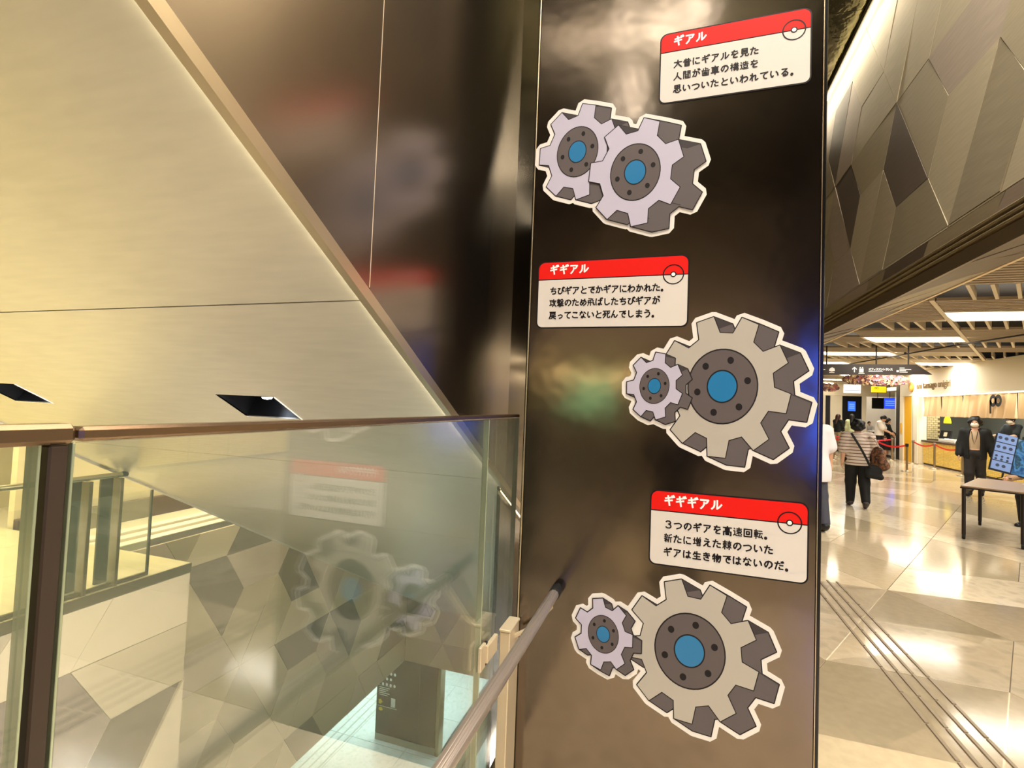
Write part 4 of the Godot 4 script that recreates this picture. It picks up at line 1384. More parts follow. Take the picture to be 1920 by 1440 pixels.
	st = ST(); cbox(st, Vector3(-9.0, -0.40, -33.9), Vector3(-5.75, -0.16, -3.52), 0.004)
	obj("slab", st, mat(Color(0.86, 0.82, 0.68), 0.5), gal)
	for i in 3:
		st = ST(); cbox(st, Vector3(-5.75 - 0.16 * i - 0.14, -0.16, -12.0), Vector3(-5.75 - 0.16 * i, -0.145 + 0.03 * i, -3.52), 0.004)
		obj("kerb", st, mat(Color(0.92, 0.89, 0.8), 0.5), gal)
	st = ST(); cbox(st, Vector3(-6.9, -0.16, -14.0), Vector3(-6.82, 0.10, -3.52), 0.004)
	structure(obj("baseboard_gallery", st, mat(Color(0.28, 0.14, 0.09), 0.5)), "dark brown skirting along the bright gallery wall")
	st = ST(); box(st, Vector3(-7.0, -0.16, -14.0), Vector3(-6.9, 3.0, -3.52))
	structure(obj("wall_gallery", st, mat(Color(0.88, 0.83, 0.66), 0.8)), "plain cream gallery wall lit from above")
	var gl := mat(Color(0.86, 0.82, 0.66), 0.8)
	st = ST(); box(st, Vector3(-9.0, 3.0, -14.0), Vector3(-4.45, 3.2, 8.9))
	structure(obj("ceiling_gallery", st, gl), "plain ceiling over the landing and gallery")
	for q in [[-6.3, -1.6], [-6.3, -6.6]]:  # lamps out of view, placed to light landing and gallery
		var lt := thing("unseen_gallery_light", "unseen ceiling lamp placed to light the landing" if q[1] > -3 else "unseen ceiling lamp placed to light the bright gallery", "light", Vector3(q[0], 2.985, q[1]))
		st = ST(); cbox(st, Vector3(-0.4, -0.02, -1.0), Vector3(0.4, 0.01, 1.0), 0.004)
		obj("diffuser", st, glow(Color(1.0, 0.98, 0.8), 2.0), lt)
	# landing balustrade: glass, hand rail, flat posts
	var b := thing("landing_balustrade", "glass balustrade with a round steel rail on the far landing", "balustrade", Vector3(-4.27, 0, -2.0))
	st = ST(); tube(st, [Vector3(0.0, 0.895, -0.86), Vector3(0.0, 0.895, 4.0)], 0.021, 12)
	obj("top_rail", st, mat(Color(0.78, 0.75, 0.6), 0.25, 0.9), b)
	st = ST(); tube(st, [Vector3(0.0, 0.895, -0.90), Vector3(0.0, 0.895, -0.858)], 0.023, 12)
	obj("rail_end", st, mat(Color(0.05, 0.05, 0.04), 0.4), b)
	for z in [-0.845, -0.62, -0.35]:
		st = ST(); cbox(st, Vector3(-0.05, 0.0, z - 0.014), Vector3(0.04, 0.87, z + 0.014), 0.003)
		obj("post", st, mat(Color(0.42, 0.39, 0.28), 0.35, 0.85), b)
		st = ST(); cbox(st, Vector3(-0.155, 0.0, z - 0.05), Vector3(-0.135, 0.87, z + 0.05), 0.003)
		obj("post", st, mat(Color(0.30, 0.28, 0.2), 0.35, 0.85), b)
	st = ST(); box(st, Vector3(-0.012, 0.03, -1.12), Vector3(0.0, 0.73, -0.15))
	obj("pane", st, glass_mat(), b)
	st = ST(); box(st, Vector3(-0.75, 0.03, -1.126), Vector3(-0.012, 0.73, -1.114))
	obj("pane", st, glass_mat(), b)
	st = ST(); cbox(st, Vector3(-0.014, 0.0, -1.132), Vector3(0.006, 0.73, -1.112), 0.003)
	obj("corner_strip", st, mat(Color(0.12, 0.14, 0.08), 0.3, 0.4), b)
	st = ST(); cbox(st, Vector3(-0.02, 0.0, -1.12), Vector3(0.01, 0.03, 4.0), 0.003)
	obj("shoe_rail", st, mat(Color(0.3, 0.29, 0.2), 0.35, 0.8), b)

func lower_floor() -> void:
	var white := textured(Color(0.78, 0.82, 0.81), 0.22, 0.0, noise_tex(0.02, grad([Color(0.86, 0.9, 0.88), Color(1, 1, 1), Color(0.93, 0.95, 0.95)]), 512, 5, 27), Vector3.ONE * 0.5)
	var fl := setting("floor_lower", "pale stone floor of the storey below")
	var st := ST(); box(st, Vector3(-9.0, -7.4, -34), Vector3(3.0, -7.012, 8.9))
	obj("slab", st, mat(Color(0.45, 0.47, 0.44), 0.7), fl)
	for i in 7:
		for j in 12:
			st = ST()
			cbox(st, Vector3(-9.0 + i * 1.5 + 0.004, -7.012, -20.0 + j * 1.5 + 0.004), Vector3(-9.0 + i * 1.5 + 1.496, -7.0, -20.0 + j * 1.5 + 1.496), 0.002)
			obj("floor_slab", st, white, fl)
	var t := thing("tactile_strip", "pale cane-guide bars on the lower floor beside the dark sign board", "tactile paving", Vector3(-7.77, -7.0, -11.0))
	for k in 3:
		for q in 20:
			st = ST(); cbox(st, Vector3(-0.02, -0.0005, -0.24), Vector3(0.02, 0.008, 0.24), 0.003)
			obj("bar", st, mat(Color(0.62, 0.66, 0.62), 0.4), t, Vector3(-0.2 + k * 0.2, 0, -4.0 + q * 0.5))
	st = ST(); box(st, Vector3(-9.0, -4.2, -34), Vector3(-5.76, -4.0, -3.4))
	box(st, Vector3(-5.76, -4.2, -34), Vector3(3.0, -4.0, -10.21))
	structure(obj("ceiling_lower", st, mat(Color(0.75, 0.77, 0.72), 0.8)), "plain ceiling of the storey below")
	st = ST(); box(st, Vector3(2.9, -7.0, -34), Vector3(3.1, -0.4, 8.9))
	structure(obj("wall_lower", st, mat(Color(0.62, 0.62, 0.55), 0.8)))
	st = ST(); box(st, Vector3(-9.0, -7.0, -18.2), Vector3(3.0, -4.2, -18.0))
	structure(obj("wall_lower_far", st, mat(Color(0.82, 0.88, 0.82), 0.7)), "pale far wall of the storey below")
	for q in [[-7.2, -12.5, "unseen ceiling panel lighting the pale cane-guide bars below"], [-3.2, -13.5, "unseen ceiling panel lighting the storey below, beyond the sign board"]]:
		var lt := thing("unseen_lower_light", q[2], "light", Vector3(q[0], -4.21, q[1]))  # out-of-view panel that lights the lower floor
		st = ST(); cbox(st, Vector3(-1.4, -0.02, -1.9), Vector3(1.4, 0.005, 1.9), 0.004)
		obj("diffuser", st, glow(Color(0.92, 1.0, 0.95), 2.5), lt)
	# directory board
	var s := thing("directory_board", "tall black directory board with white pictograms on the lower floor", "sign", Vector3(-6.06, -7.0, -11.25))
	var blk := mat(Color(0.045, 0.05, 0.05), 0.25)
	for q in [[-0.87, 0.33], [0.338, 0.80]]:
		st = ST(); cbox(st, Vector3(q[0], 0.17, -0.12), Vector3(q[1], 2.5, 0.12), 0.004)
		obj("panel", st, blk, s)
		st = ST(); cbox(st, Vector3(q[0], 0.0, -0.12), Vector3(q[1], 0.165, 0.12), 0.004)
		obj("plinth", st, mat(Color(0.62, 0.63, 0.58), 0.35, 0.3), s)
	st = ST(); cbox(st, Vector3(0.81, 0.0, -0.13), Vector3(0.90, 2.5, 0.13), 0.006)
	obj("edge_post", st, mat(Color(0.62, 0.56, 0.42), 0.2, 0.95), s)
	var wh := mat(Color(0.88, 0.9, 0.87), 0.5)
	st = ST()
	for r in 6:
		for c in 4 - r % 2:
			flat(st, circle(Vector2(-0.70 + c * 0.11 - 0.0 * r, 1.40 + r * 0.14), 0.032, 0.038, 10), 0.1215)
	for r in 5:
		flat(st, rect_poly(-0.80, 1.30 - r * 0.045, -0.80 + 0.30 - 0.05 * (r % 3), 1.318 - r * 0.045), 0.1215)
	flat(st, rect_poly(-0.82, 1.355, -0.45, 1.361), 0.1215)
	flat(st, rect_poly(-0.82, 0.845, -0.28, 0.855), 0.1215)
	flat(st, rect_poly(-0.45, 0.88, -0.33, 1.10), 0.1215)
	obj("lettering", st, wh, s)
	st = ST()
	flat(st, PackedVector2Array([Vector2(-0.80, 0.90), Vector2(-0.72, 0.90), Vector2(-0.72, 0.94), Vector2(-0.68, 0.94), Vector2(-0.74, 1.02), Vector2(-0.80, 1.0)]), 0.1215)
	flat(st, circle(Vector2(-0.735, 0.775), 0.06, 0.045, 16), 0.1215)
	obj("yellow_mark", st, mat(Color(0.85, 0.74, 0.2), 0.5), s)
	# lower escalator side
	var e := thing("lower_escalator", "dark glass-sided escalator landing on the floor below", "escalator", Vector3(-4.55, -7.0, -13.5))
	st = ST(); cbox(st, Vector3(-0.25, 0.0, -4.0), Vector3(0.25, 0.35, 3.6), 0.02)
	obj("skirt", st, mat(Color(0.28, 0.29, 0.22), 0.3, 0.7), e)
	st = ST(); box(st, Vector3(-0.012, 0.35, -4.0), Vector3(0.012, 0.95, 3.3))
	obj("pane", st, glass_mat(), e)
	st = ST(); tube(st, [Vector3(0, 0.3, 3.66), Vector3(0, 0.55, 3.75), Vector3(0, 0.8, 3.66), Vector3(0, 0.98, 3.4), Vector3(0, 1.0, 3.0), Vector3(0, 1.0, -4.0)], 0.04, 10)
	obj("hand_rail", st, mat(Color(0.06, 0.16, 0.22), 0.4), e)

func hall_ceiling() -> void:
	var ce := setting("ceiling_hall", "slatted beige hall ceiling with lit recesses")
	var st := ST()
	box(st, Vector3(3.35, 3.85, -34), Vector3(13.5, 4.0, 8.9))
	box(st, Vector3(3.385, 3.42, -34), Vector3(3.40, 3.85, 8.9))
	obj("plenum", st, mat(Color(0.11, 0.075, 0.045), 0.8), ce)
	var beige := mat(Color(0.88, 0.82, 0.71), 0.5)
	var brown := mat(Color(0.66, 0.59, 0.49), 0.5)
	var pitch := 0.95
	var shift := 0.527
	var lit_col := {}
	for r in range(-11, 23):
		var z0 := -9.65 - r * pitch
		var near := z0 > -15.0 and z0 < -3.0
		var far := ST()
		for c in range(-6, 10):
			var x0 := 4.12 + 1.8 * c + shift * r
			if x0 + 1.8 < 3.4 or x0 > 8.45 + (5.0 if z0 < -23.0 else 0.0):
				continue
			var kind := posmod(r, 3)
			var lit := (kind == 0 and posmod(c + r / 3, 2) == 0)
			# side member along the slant
			var pieces := []
			var A := Vector3(x0, 3.35, z0)
			var B := Vector3(x0 + shift, 3.35, z0 - pitch)
			pieces.append(["rib", A, B, 0.03, 0.09, beige])
			if kind == 1:
				for k in 6:
					var o := Vector3(1.8 / 7.0 * (k + 1), 0, 0)
					pieces.append(["blade", A + o, B + o, 0.02, 0.16, beige])
			elif r == -2 or r == -8 or (kind == 2 and posmod(c, 4) == 1):
				pieces.append(["plate", A, B, -1.0, 0.012, beige])
			elif not lit:
				for k in 8:
					var o := (B - A) * (k + 0.5) / 8.0
					pieces.append(["slat", A + o + Vector3(0.04, 0, 0), A + o + Vector3(1.76, 0, 0), 0.030, 0.05, brown])
			for p in pieces:
				if minf(p[1].x, p[2].x) < 3.40 and p[0] != "plate" and p[0] != "slat":
					continue
				var t := ST() if near else far
				if p[0] == "plate":
					var q := PackedVector2Array([Vector2(x0 + 0.035, -z0 + 0.004), Vector2(x0 + 1.765, -z0 + 0.004), Vector2(x0 + 1.765 + shift, -z0 + pitch - 0.004), Vector2(x0 + 0.035 + shift, -z0 + pitch - 0.004)])
					for g in Geometry2D.intersect_polygons(q, rect_poly(3.40, -10, 13.4, 34)):
						prism(t, g, Transform3D(Basis(Vector3.RIGHT, Vector3.FORWARD, Vector3.UP), Vector3(0, 3.35, 0)), 0.0, 0.02)
				else:
					var a: Vector3 = p[1]
					var b: Vector3 = p[2]
					if p[0] == "slat":
						a.x = maxf(a.x, 3.40)
						if b.x - a.x < 0.1:
							continue
					var d: Vector3 = (b - a)
					var L := d.length()
					var bx := Basis(d.normalized(), Vector3.UP, d.normalized().cross(Vector3.UP))
					box(t, Vector3(0, 0, -p[3]), Vector3(L, p[4], p[3]), Transform3D(bx, a))
				if near:
					obj(p[0], t, p[5], ce)
			if lit and x0 > 3.3 and x0 + 1.8 + shift < 9.6:
				var mid := Vector3(x0 + 0.9 + shift / 2, 3.37, z0 - pitch / 2)
				var key := r
				var colm: int = lit_col.get(key, 0)
				lit_col[key] = colm + 1
				var lt := thing("ceiling_light", "lit slanted ceiling recess, row %s of lights down the hall, %s from the bulkhead" % [["one", "two", "three", "four", "five", "six", "seven", "eight", "nine", "ten", "eleven", "twelve"][clampi((r + 9) / 3, 0, 11)], ["nearest", "second", "third", "fourth"][mini(colm, 3)]], "light", mid, 0.0, "lit recesses in the slatted hall ceiling")
				st = ST()
				var q2 := PackedVector2Array([Vector2(-0.86 - shift / 2, -pitch / 2 + 0.05), Vector2(0.86 - shift / 2, -pitch / 2 + 0.05), Vector2(0.86 + shift / 2, pitch / 2 - 0.05), Vector2(-0.86 + shift / 2, pitch / 2 - 0.05)])
				prism(st, q2, Transform3D(Basis(Vector3.RIGHT, Vector3.FORWARD, Vector3.UP), Vector3.ZERO), 0.10, 0.12)
				obj("diffuser", st, glow(Color(1.0, 0.97, 0.90), 3.0), lt)
				st = ST()
				for i in 4:
					var a := q2[i] * 1.03
					var b := q2[(i + 1) % 4] * 1.03
					var d := Vector3(b.x - a.x, 0, -(b.y - a.y))
					var bx := Basis(d.normalized(), Vector3.UP, d.normalized().cross(Vector3.UP))
					box(st, Vector3(0, -0.02, -0.02), Vector3(d.length(), 0.13, 0.02), Transform3D(bx, Vector3(a.x, 0, -a.y)))
				obj("frame", st, beige, lt)
				area_light(mid + Vector3(0, 0.07, 0), Vector3.DOWN, Vector2(1.65, 0.82), Color(1.0, 0.98, 0.93), 5.8)
		if not near:
			var o := obj("slat_bank", far, beige, ce)
			o.set_meta("kind", "stuff")
	# sprinkler pipe with hangers
	var pipe := thing("sprinkler_pipe", "thin dark pipe hung just below the slatted hall ceiling", "pipe", Vector3(6.0, 3.3, -12.0))
	st = ST(); tube(st, [Vector3(-0.6, 0, -6.5), Vector3(0.05, 0, -1.5), Vector3(0.9, 0, 2.6)], 0.018, 8)
	for p in [Vector3(-0.2, 0, -3.4), Vector3(0.05, 0, -1.5), Vector3(0.5, 0, 0.7)]:
		tube(st, [p, p + Vector3(0, 0.045, 0)], 0.03, 8)
	obj("pipe_run", st, mat(Color(0.10, 0.06, 0.03), 0.5), pipe)
	# hanging direction board
	var s := thing("direction_sign", "dark hanging direction board with white arrows and lettering", "sign", Vector3(5.0, 2.72, -14.0))
	var b := PackedVector2Array([Vector2(-1.95, -0.11), Vector2(0.81, -0.055), Vector2(0.50, 0.18), Vector2(-1.95, 0.165)])
	st = ST(); prism(st, b, Transform3D.IDENTITY, -0.08, 0.0, 0.004)
	obj("board", st, mat(Color(0.15, 0.11, 0.09), 0.45), s)
	st = ST()
	line_text(st, "←", Vector2(-1.50, 0.03), 0.115, 0.1, 0.018, 0.002)
	line_text(st, "↑", Vector2(-0.83, 0.035), 0.13, 0.1, 0.02, 0.002)
	line_text(st, "オフィスエントランス", Vector2(-0.47, 0.052), 0.055, 0.049, 0.009, 0.002)
	flat(st, rect_poly(-0.47, -0.005, -0.18, 0.008), 0.002)
	# lift pictogram: cabin with people; fork and cup; small info block
	flat(st, rect_poly(-0.665, -0.03, -0.575, 0.065), 0.002)
	flat(st, circle(Vector2(-0.645, 0.09), 0.014, 0.014, 12), 0.002); flat(st, circle(Vector2(-0.597, 0.09), 0.014, 0.014, 12), 0.002)
	flat(st, rect_poly(-0.68, -0.06, -0.555, -0.045), 0.002)
	flat(st, PackedVector2Array([Vector2(-1.31, 0.0), Vector2(-1.25, -0.02), Vector2(-1.18, 0.0), Vector2(-1.19, 0.06), Vector2(-1.24, 0.09), Vector2(-1.29, 0.06)]), 0.002)
	flat(st, rect_poly(-1.30, -0.05, -1.19, -0.038), 0.002)
	flat(st, rect_poly(0.10, -0.01, 0.145, 0.035), 0.002)
	for r in 4:
		flat(st, rect_poly(0.16, 0.085 - r * 0.033, 0.16 + [0.10, 0.23, 0.13, 0.16][r], 0.098 - r * 0.033), 0.002)
	obj("lettering", st, mat(Color(0.95, 0.93, 0.9), 0.5), s)
	st = ST()
	for x in [-1.35, -0.3, 0.35]:
		tube(st, [Vector3(x, 0.165, -0.04), Vector3(x, 0.63, -0.04)], 0.016, 8)
	obj("hanger", st, mat(Color(0.1, 0.07, 0.05), 0.4), s)
	# flower garlands hung across the hall
	for g in [[Vector3(7.33, 3.03, -22.0), 2.1, 0.34, 190, "wide hanging garland of pink, cream and violet paper flowers", 1], [Vector3(6.85, 2.91, -26.0), 0.75, 0.32, 70, "short hanging garland of dusty red paper flowers", 2]]:
		var f := thing("flower_garland", g[4], "garland", g[0])
		st = ST(); cbox(st, Vector3(-g[1] / 2, -0.02, -0.02), Vector3(g[1] / 2, 0.02, 0.02), 0.005)
		obj("rod", st, mat(Color(0.5, 0.4, 0.3), 0.6), f)
		var rng := RandomNumberGenerator.new()
		rng.seed = 77 + g[5]
		var cols := [Color(0.72, 0.52, 0.44), Color(0.80, 0.74, 0.60), Color(0.50, 0.38, 0.46), Color(0.64, 0.36, 0.33), Color(0.36, 0.24, 0.24), Color(0.76, 0.60, 0.46)]
		for ci in cols.size():
			var fs := ST()
			for k in g[3] * 2 / cols.size() + 1:
				var u := rng.randf() * 2 - 1
				var w: float = sqrt(maxf(0.0, 1 - pow(absf(u), 4.0)))
				var p := Vector3(u * g[1] / 2, (rng.randf() - 0.5) * g[2] * w, (rng.randf() - 0.5) * 0.16)
				var axis := Vector3(rng.randf() - 0.5, rng.randf() - 0.5, 1.2).normalized()
				var bx := Basis(Quaternion(Vector3.BACK, axis))
				var sz := 0.045 + 0.03 * rng.randf()
				for q in 6:
					var a := TAU * q / 6
					var e1 := Vector3(cos(a - 0.5), sin(a - 0.5), 0) * sz * 0.8 + Vector3(0, 0, 0.3 * sz)
					var e2 := Vector3(cos(a), sin(a), 0) * sz * 1.15 + Vector3(0, 0, 0.2 * sz)
					var e3 := Vector3(cos(a + 0.5), sin(a + 0.5), 0) * sz * 0.8 + Vector3(0, 0, 0.3 * sz)
					quad(fs, p, p + bx * e1, p + bx * e2, p + bx * e3)
			var fo := obj("paper_flowers", fs, mat([cols[(ci + (g[5] - 1) * 3) % 6]][0], 0.8), f)
			fo.set_meta("kind", "stuff")
		st = ST()
		for x in [-0.4, 0.4]:
			tube(st, [Vector3(x * g[1], 0, 0), Vector3(x * g[1], 3.36 - g[0].y, 0)], 0.006, 6)
		obj("wire", st, mat(Color(0.3, 0.25, 0.2), 0.5), f)

func shop_front() -> void:
	var cream := mat(Color(0.96, 0.92, 0.82), 0.6)
	var F := Transform3D(Basis(Vector3(0, 0, 1), Vector3.UP, Vector3.LEFT), Vector3(8.5, 0, 0))   # local x = z, y up, front towards -x
	var w := setting("wall_shops", "cream shop wall along the right of the hall")
	var st := ST(); cbox(st, Vector3(8.5, 2.46, -23.3), Vector3(8.75, 3.36, 8.9), 0.01)
	obj("fascia", st, cream, w)
	st = ST(); cbox(st, Vector3(8.5, 0.0, -23.30), Vector3(8.75, 2.46, -22.72), 0.006)
	cbox(st, Vector3(8.5, 0.0, -22.02), Vector3(8.75, 2.46, -21.47), 0.006)
	obj("pier", st, cream, w)
	st = ST(); cbox(st, Vector3(8.54, 0.0, -22.72), Vector3(8.7, 2.49, -22.02), 0.004)
	obj("yellow_door_panel", st, mat(Color(0.97, 0.73, 0.03), 0.45), w)
	st = ST(); cbox(st, Vector3(8.485, 0.0, -23.30), Vector3(8.52, 2.95, -23.02), 0.004)
	obj("dark_post", st, mat(Color(0.10, 0.05, 0.04), 0.5), w)
	st = ST(); cbox(st, Vector3(8.49, 0.0, -21.90), Vector3(8.51, 2.46, -21.83), 0.003)
	obj("dark_strip", st, mat(Color(0.2, 0.17, 0.14), 0.5), w)
	st = ST(); cbox(st, Vector3(8.47, 2.40, -21.86), Vector3(8.52, 2.47, -8.0), 0.005)
	cbox(st, Vector3(8.47, 0.0, -21.83), Vector3(8.53, 2.40, -21.50), 0.005)
	obj("white_frame", st, mat(Color(0.97, 0.94, 0.86), 0.4), w)
	st = ST(); cbox(st, Vector3(8.478, 1.02, -22.93), Vector3(8.50, 1.42, -22.80), 0.003)
	obj("notice", st, mat(Color(0.9, 0.72, 0.3), 0.5), w)
	# interior shell
	var steel := mat(Color(0.68, 0.68, 0.65), 0.4, 0.2)
	for q in [["wall_kitchen_back", Vector3(11.6, 0.0, -25.0), Vector3(11.8, 2.9, 2.0)], ["ceiling_kitchen", Vector3(8.76, 2.75, -25.0), Vector3(11.6, 2.9, 2.0)], ["wall_kitchen_near", Vector3(8.76, 0.0, 1.8), Vector3(11.6, 2.75, 2.0)], ["wall_kitchen_side", Vector3(9.15, 0.0, -25.2), Vector3(11.6, 2.9, -25.0)], ["wall_kitchen_pier", Vector3(9.06, 0.0, -25.0), Vector3(9.14, 2.75, -21.67)]]:
		st = ST(); box(st, q[1], q[2])
		structure(obj(q[0], st, steel))
	# brick-tiled side wall
	var bw := setting("wall_brick", "pale glazed brick side wall of the kitchen")
	st = ST(); box(st, Vector3(8.76, 0.0, -21.66), Vector3(9.14, 2.74, -21.48))
	obj("mortar", st, mat(Color(0.42, 0.34, 0.22), 0.8), bw)
	st = ST()
	for r in 24:
		for c in 3:
			var x0 := 8.765 + c * 0.125 - (0.06 if r & 1 else 0.0)
			cbox(st, Vector3(maxf(x0, 8.765), 0.92 + r * 0.075, -21.482), Vector3(x0 + 0.118, 0.92 + r * 0.075 + 0.066, -21.468), 0.004)
	var bo := obj("glazed_brick", st, mat(Color(0.82, 0.74, 0.56), 0.3), bw)
	bo.set_meta("kind", "stuff")
	# counter
	var ct := thing("shop_counter", "long yellow tiled shop counter with a dark worktop", "counter", Vector3(8.62, 0, -15.0))
	st = ST(); cbox(st, Vector3(0.0, 0.06, -6.44), Vector3(0.10, 0.80, 8.0), 0.004)
	var yel := textured(Color(0.96, 0.83, 0.42), 0.35, 0.0, _grid_tex(), Vector3.ONE * 1.0)
	obj("tiled_front", st, yel, ct)
	st = ST(); cbox(st, Vector3(-0.05, 0.80, -6.44), Vector3(0.62, 0.87, 8.0), 0.006)
	obj("worktop", st, mat(Color(0.28, 0.22, 0.16), 0.3), ct)
	st = ST(); cbox(st, Vector3(0.03, 0.0, -6.44), Vector3(0.09, 0.06, 8.0), 0.003)
	obj("plinth", st, mat(Color(0.3, 0.22, 0.15), 0.5), ct)
	# short cloth curtains with pleats
	var zb := [-21.42, -20.19, -18.92, -17.61, -16.32, -15.0, -13.7, -12.4]
	var words := ["first split curtain from the yellow door panel, by the brick wall", "second split curtain from the yellow door panel, left of the dark window post", "third split curtain from the yellow door panel, above the masked walker", "split curtain printed with a bold dark looped mark", "cream split curtain just past the one with the dark looped mark", "cream split curtain further along past the looped mark", "last cream split curtain of the shop"]
	for i in 7:
		var n := thing("split_curtain", words[i], "curtain", Vector3(8.62, 2.40, (zb[i] + zb[i + 1]) / 2), 0.0, "cream split curtains over the shop counter")
		var L: float = (zb[i + 1] - zb[i]) - 0.05
		st = ST()
		st.set_smooth_group(0)
		var cols := 72
		var rowsn := 10
		var P := []
		for r in rowsn + 1:
			var row := []
			for c in cols + 1:
				var u := float(c) / cols
				var vv := float(r) / rowsn
				var ph := u * TAU * 3.0 + i * 1.3
				var amp := 0.012 + 0.05 * pow(vv, 0.8)
				var dx := amp * (sin(ph) + 0.45 * sin(ph * 2.3 + 1.0 + vv)) - 0.05 * vv * sin(PI * u)
				var sag := 0.03 * (sin(PI * fposmod(u * 3.0, 1.0))) * vv
				row.append(Vector3(dx, -0.67 * vv - sag * 0.5, (u - 0.5) * L))
			P.append(row)
		for r in rowsn:
			for c in cols:
				quad(st, P[r + 1][c], P[r + 1][c + 1], P[r][c + 1], P[r][c])
		st.set_smooth_group(-1)
		var cm := mat(Color(0.86, 0.74, 0.58), 0.9)
		cm.backlight_enabled = true
		cm.backlight = Color(0.2, 0.16, 0.1)
		obj("cloth", st, cm, n)
		if i == 3:
			# two loops and a stem
			st = ST()
			var X := Transform3D(Basis(Vector3(0, 0, 1), Vector3.UP, Vector3.LEFT), Vector3(-0.10, -0.20, -0.10))
			for s in [-1.0, 1.0]:
				var out := circle(Vector2(s * 0.115, -0.0), 0.155, 0.17, 32)
				for k in 32:
					var a := out[k]
					var b := out[(k + 1) % 32]
					var cc := Vector2(s * 0.115, 0.0)
					var ai := cc + (a - cc) * 0.42
					var bi := cc + (b - cc) * 0.42
					quad(st, X * Vector3(ai.x, ai.y, 0), X * Vector3(a.x, a.y, 0), X * Vector3(b.x, b.y, 0), X * Vector3(bi.x, bi.y, 0))
			flat_x(st, rect_poly(-0.275, -0.36, -0.185, 0.02), X)
			obj("looped_mark", st, mat(Color(0.07, 0.06, 0.07), 0.8), n)
		st = ST(); tube(st, [Vector3(0, 0.0, -L / 2 - 0.01), Vector3(0, 0.0, L / 2 + 0.01)], 0.012, 8)
		obj("curtain_rod", st, mat(Color(0.75, 0.7, 0.6), 0.3, 0.8), n)
	# letters on the fascia
	var sg := thing("shop_sign", "dark raised letters and golden egg badge on the cream fascia", "sign", Vector3(8.49, 2.80, -20.5))
	var tm := TextMesh.new()
	tm.text = "oni tamago onigiri"
	var sf := SystemFont.new()
	sf.font_names = PackedStringArray(["Droid Sans"])
	tm.font = sf
	tm.font_size = 40
	tm.pixel_size = 0.0070
	tm.depth = 0.02
	var tmi := MeshInstance3D.new()
	tmi.name = "lettering"
	tm.material = mat(Color(0.52, 0.43, 0.29), 0.5)
	tmi.mesh = tm
	tmi.rotation.y = -PI / 2
	tmi.position = Vector3(0.0, 0.0, 0.05)
	sg.add_child(tmi, true)
	st = ST()
	prism(st, circle(Vector2(-1.48, 0.0), 0.15, 0.17, 28), Transform3D(Basis(Vector3(0, 0, 1), Vector3.UP, Vector3.LEFT), Vector3.ZERO), 0.0, 0.05, 0.006)
	obj("egg_badge", st, mat(Color(0.88, 0.62, 0.2), 0.5), sg)
	st = ST()
	prism(st, circle(Vector2(-1.45, -0.02), 0.07, 0.07, 24), Transform3D(Basis(Vector3(0, 0, 1), Vector3.UP, Vector3.LEFT), Vector3.ZERO), 0.05, 0.056, 0.002)
	obj("egg_yolk", st, mat(Color(0.95, 0.8, 0.45), 0.5), sg)
	# unseen pelmet lamp, placed to light the curtains
	var pl := thing("unseen_pelmet_light", "unseen strip lamp placed to light the cream split curtains", "light", Vector3(8.56, 2.44, -16.0))
	st = ST(); cbox(st, Vector3(-0.02, -0.015, -5.4), Vector3(0.10, 0.015, 6.0), 0.004)
	obj("diffuser", st, glow(Color(1.0, 0.97, 0.9), 2.0), pl)
	for q in 3:
		area_light(Vector3(8.42, 2.42, -20.0 + q * 3.4), Vector3(0.3, -1, 0), Vector2(0.1, 3.0), Color(1.0, 0.95, 0.84), 0.55)
		area_light(Vector3(9.55, 2.68, -20.0 + q * 3.4), Vector3.DOWN, Vector2(1.2, 2.0), Color(0.97, 1.0, 0.96), 5.0)
	for q in 3:  # lamps out of view, placed to light the kitchen
		var kl := thing("unseen_kitchen_light", ["unseen kitchen ceiling lamp near the brick side wall", "unseen kitchen ceiling lamp in the middle of the kitchen", "unseen kitchen ceiling lamp furthest from the brick side wall"][q], "light", Vector3(9.55, 2.725, -20.0 + q * 3.4))
		st = ST(); cbox(st, Vector3(-0.6, -0.03, -1.0), Vector3(0.6, 0.01, 1.0), 0.004)
		obj("diffuser", st, glow(Color(0.97, 1.0, 0.97), 1.6), kl)
	# things in the kitchen
	var pd := thing("pendant_lamp", "small bright yellow pendant lamp over the counter", "lamp", Vector3(9.15, 1.50, -21.0))
	st = ST(); lathe(st, [Vector2(0.10, 0.0), Vector2(0.105, 0.04), Vector2(0.085, 0.16), Vector2(0.05, 0.25), Vector2(0.02, 0.28), Vector2(0.0, 0.28)], Vector3.ZERO, 20)
	obj("lamp_shade", st, glow(Color(1.0, 0.85, 0.12), 0.9), pd)
	st = ST(); tube(st, [Vector3(0, 0.28, 0), Vector3(0, 1.25, 0)], 0.006, 6)
	obj("cord", st, mat(Color(0.1, 0.1, 0.1), 0.5), pd)
	var tb := thing("till_screen", "black till screen on the dark worktop below the pendant lamp", "screen", Vector3(8.95, 0.87, -20.75))
	st = ST()
	cbox(st, Vector3(-0.17, 0.10, -0.02), Vector3(0.17, 0.40, 0.02), 0.008, Transform3D(Basis(Vector3.UP, -0.9) * Basis(Vector3.RIGHT, -0.35), Vector3.ZERO))
	cbox(st, Vector3(-0.10, 0.0, -0.09), Vector3(0.10, 0.02, 0.09), 0.004)
	tube(st, [Vector3(0, 0.01, 0), Vector3(0, 0.16, 0)], 0.025, 8)
	obj("body", st, mat(Color(0.02, 0.02, 0.02), 0.35), tb)
	st = ST(); cbox(st, Vector3(-0.05, 0.18, 0.021), Vector3(0.05, 0.33, 0.024), 0.001, Transform3D(Basis(Vector3.UP, -0.9) * Basis(Vector3.RIGHT, -0.35), Vector3.ZERO))
	obj("label_card", st, mat(Color(0.85, 0.75, 0.6), 0.5), tb)
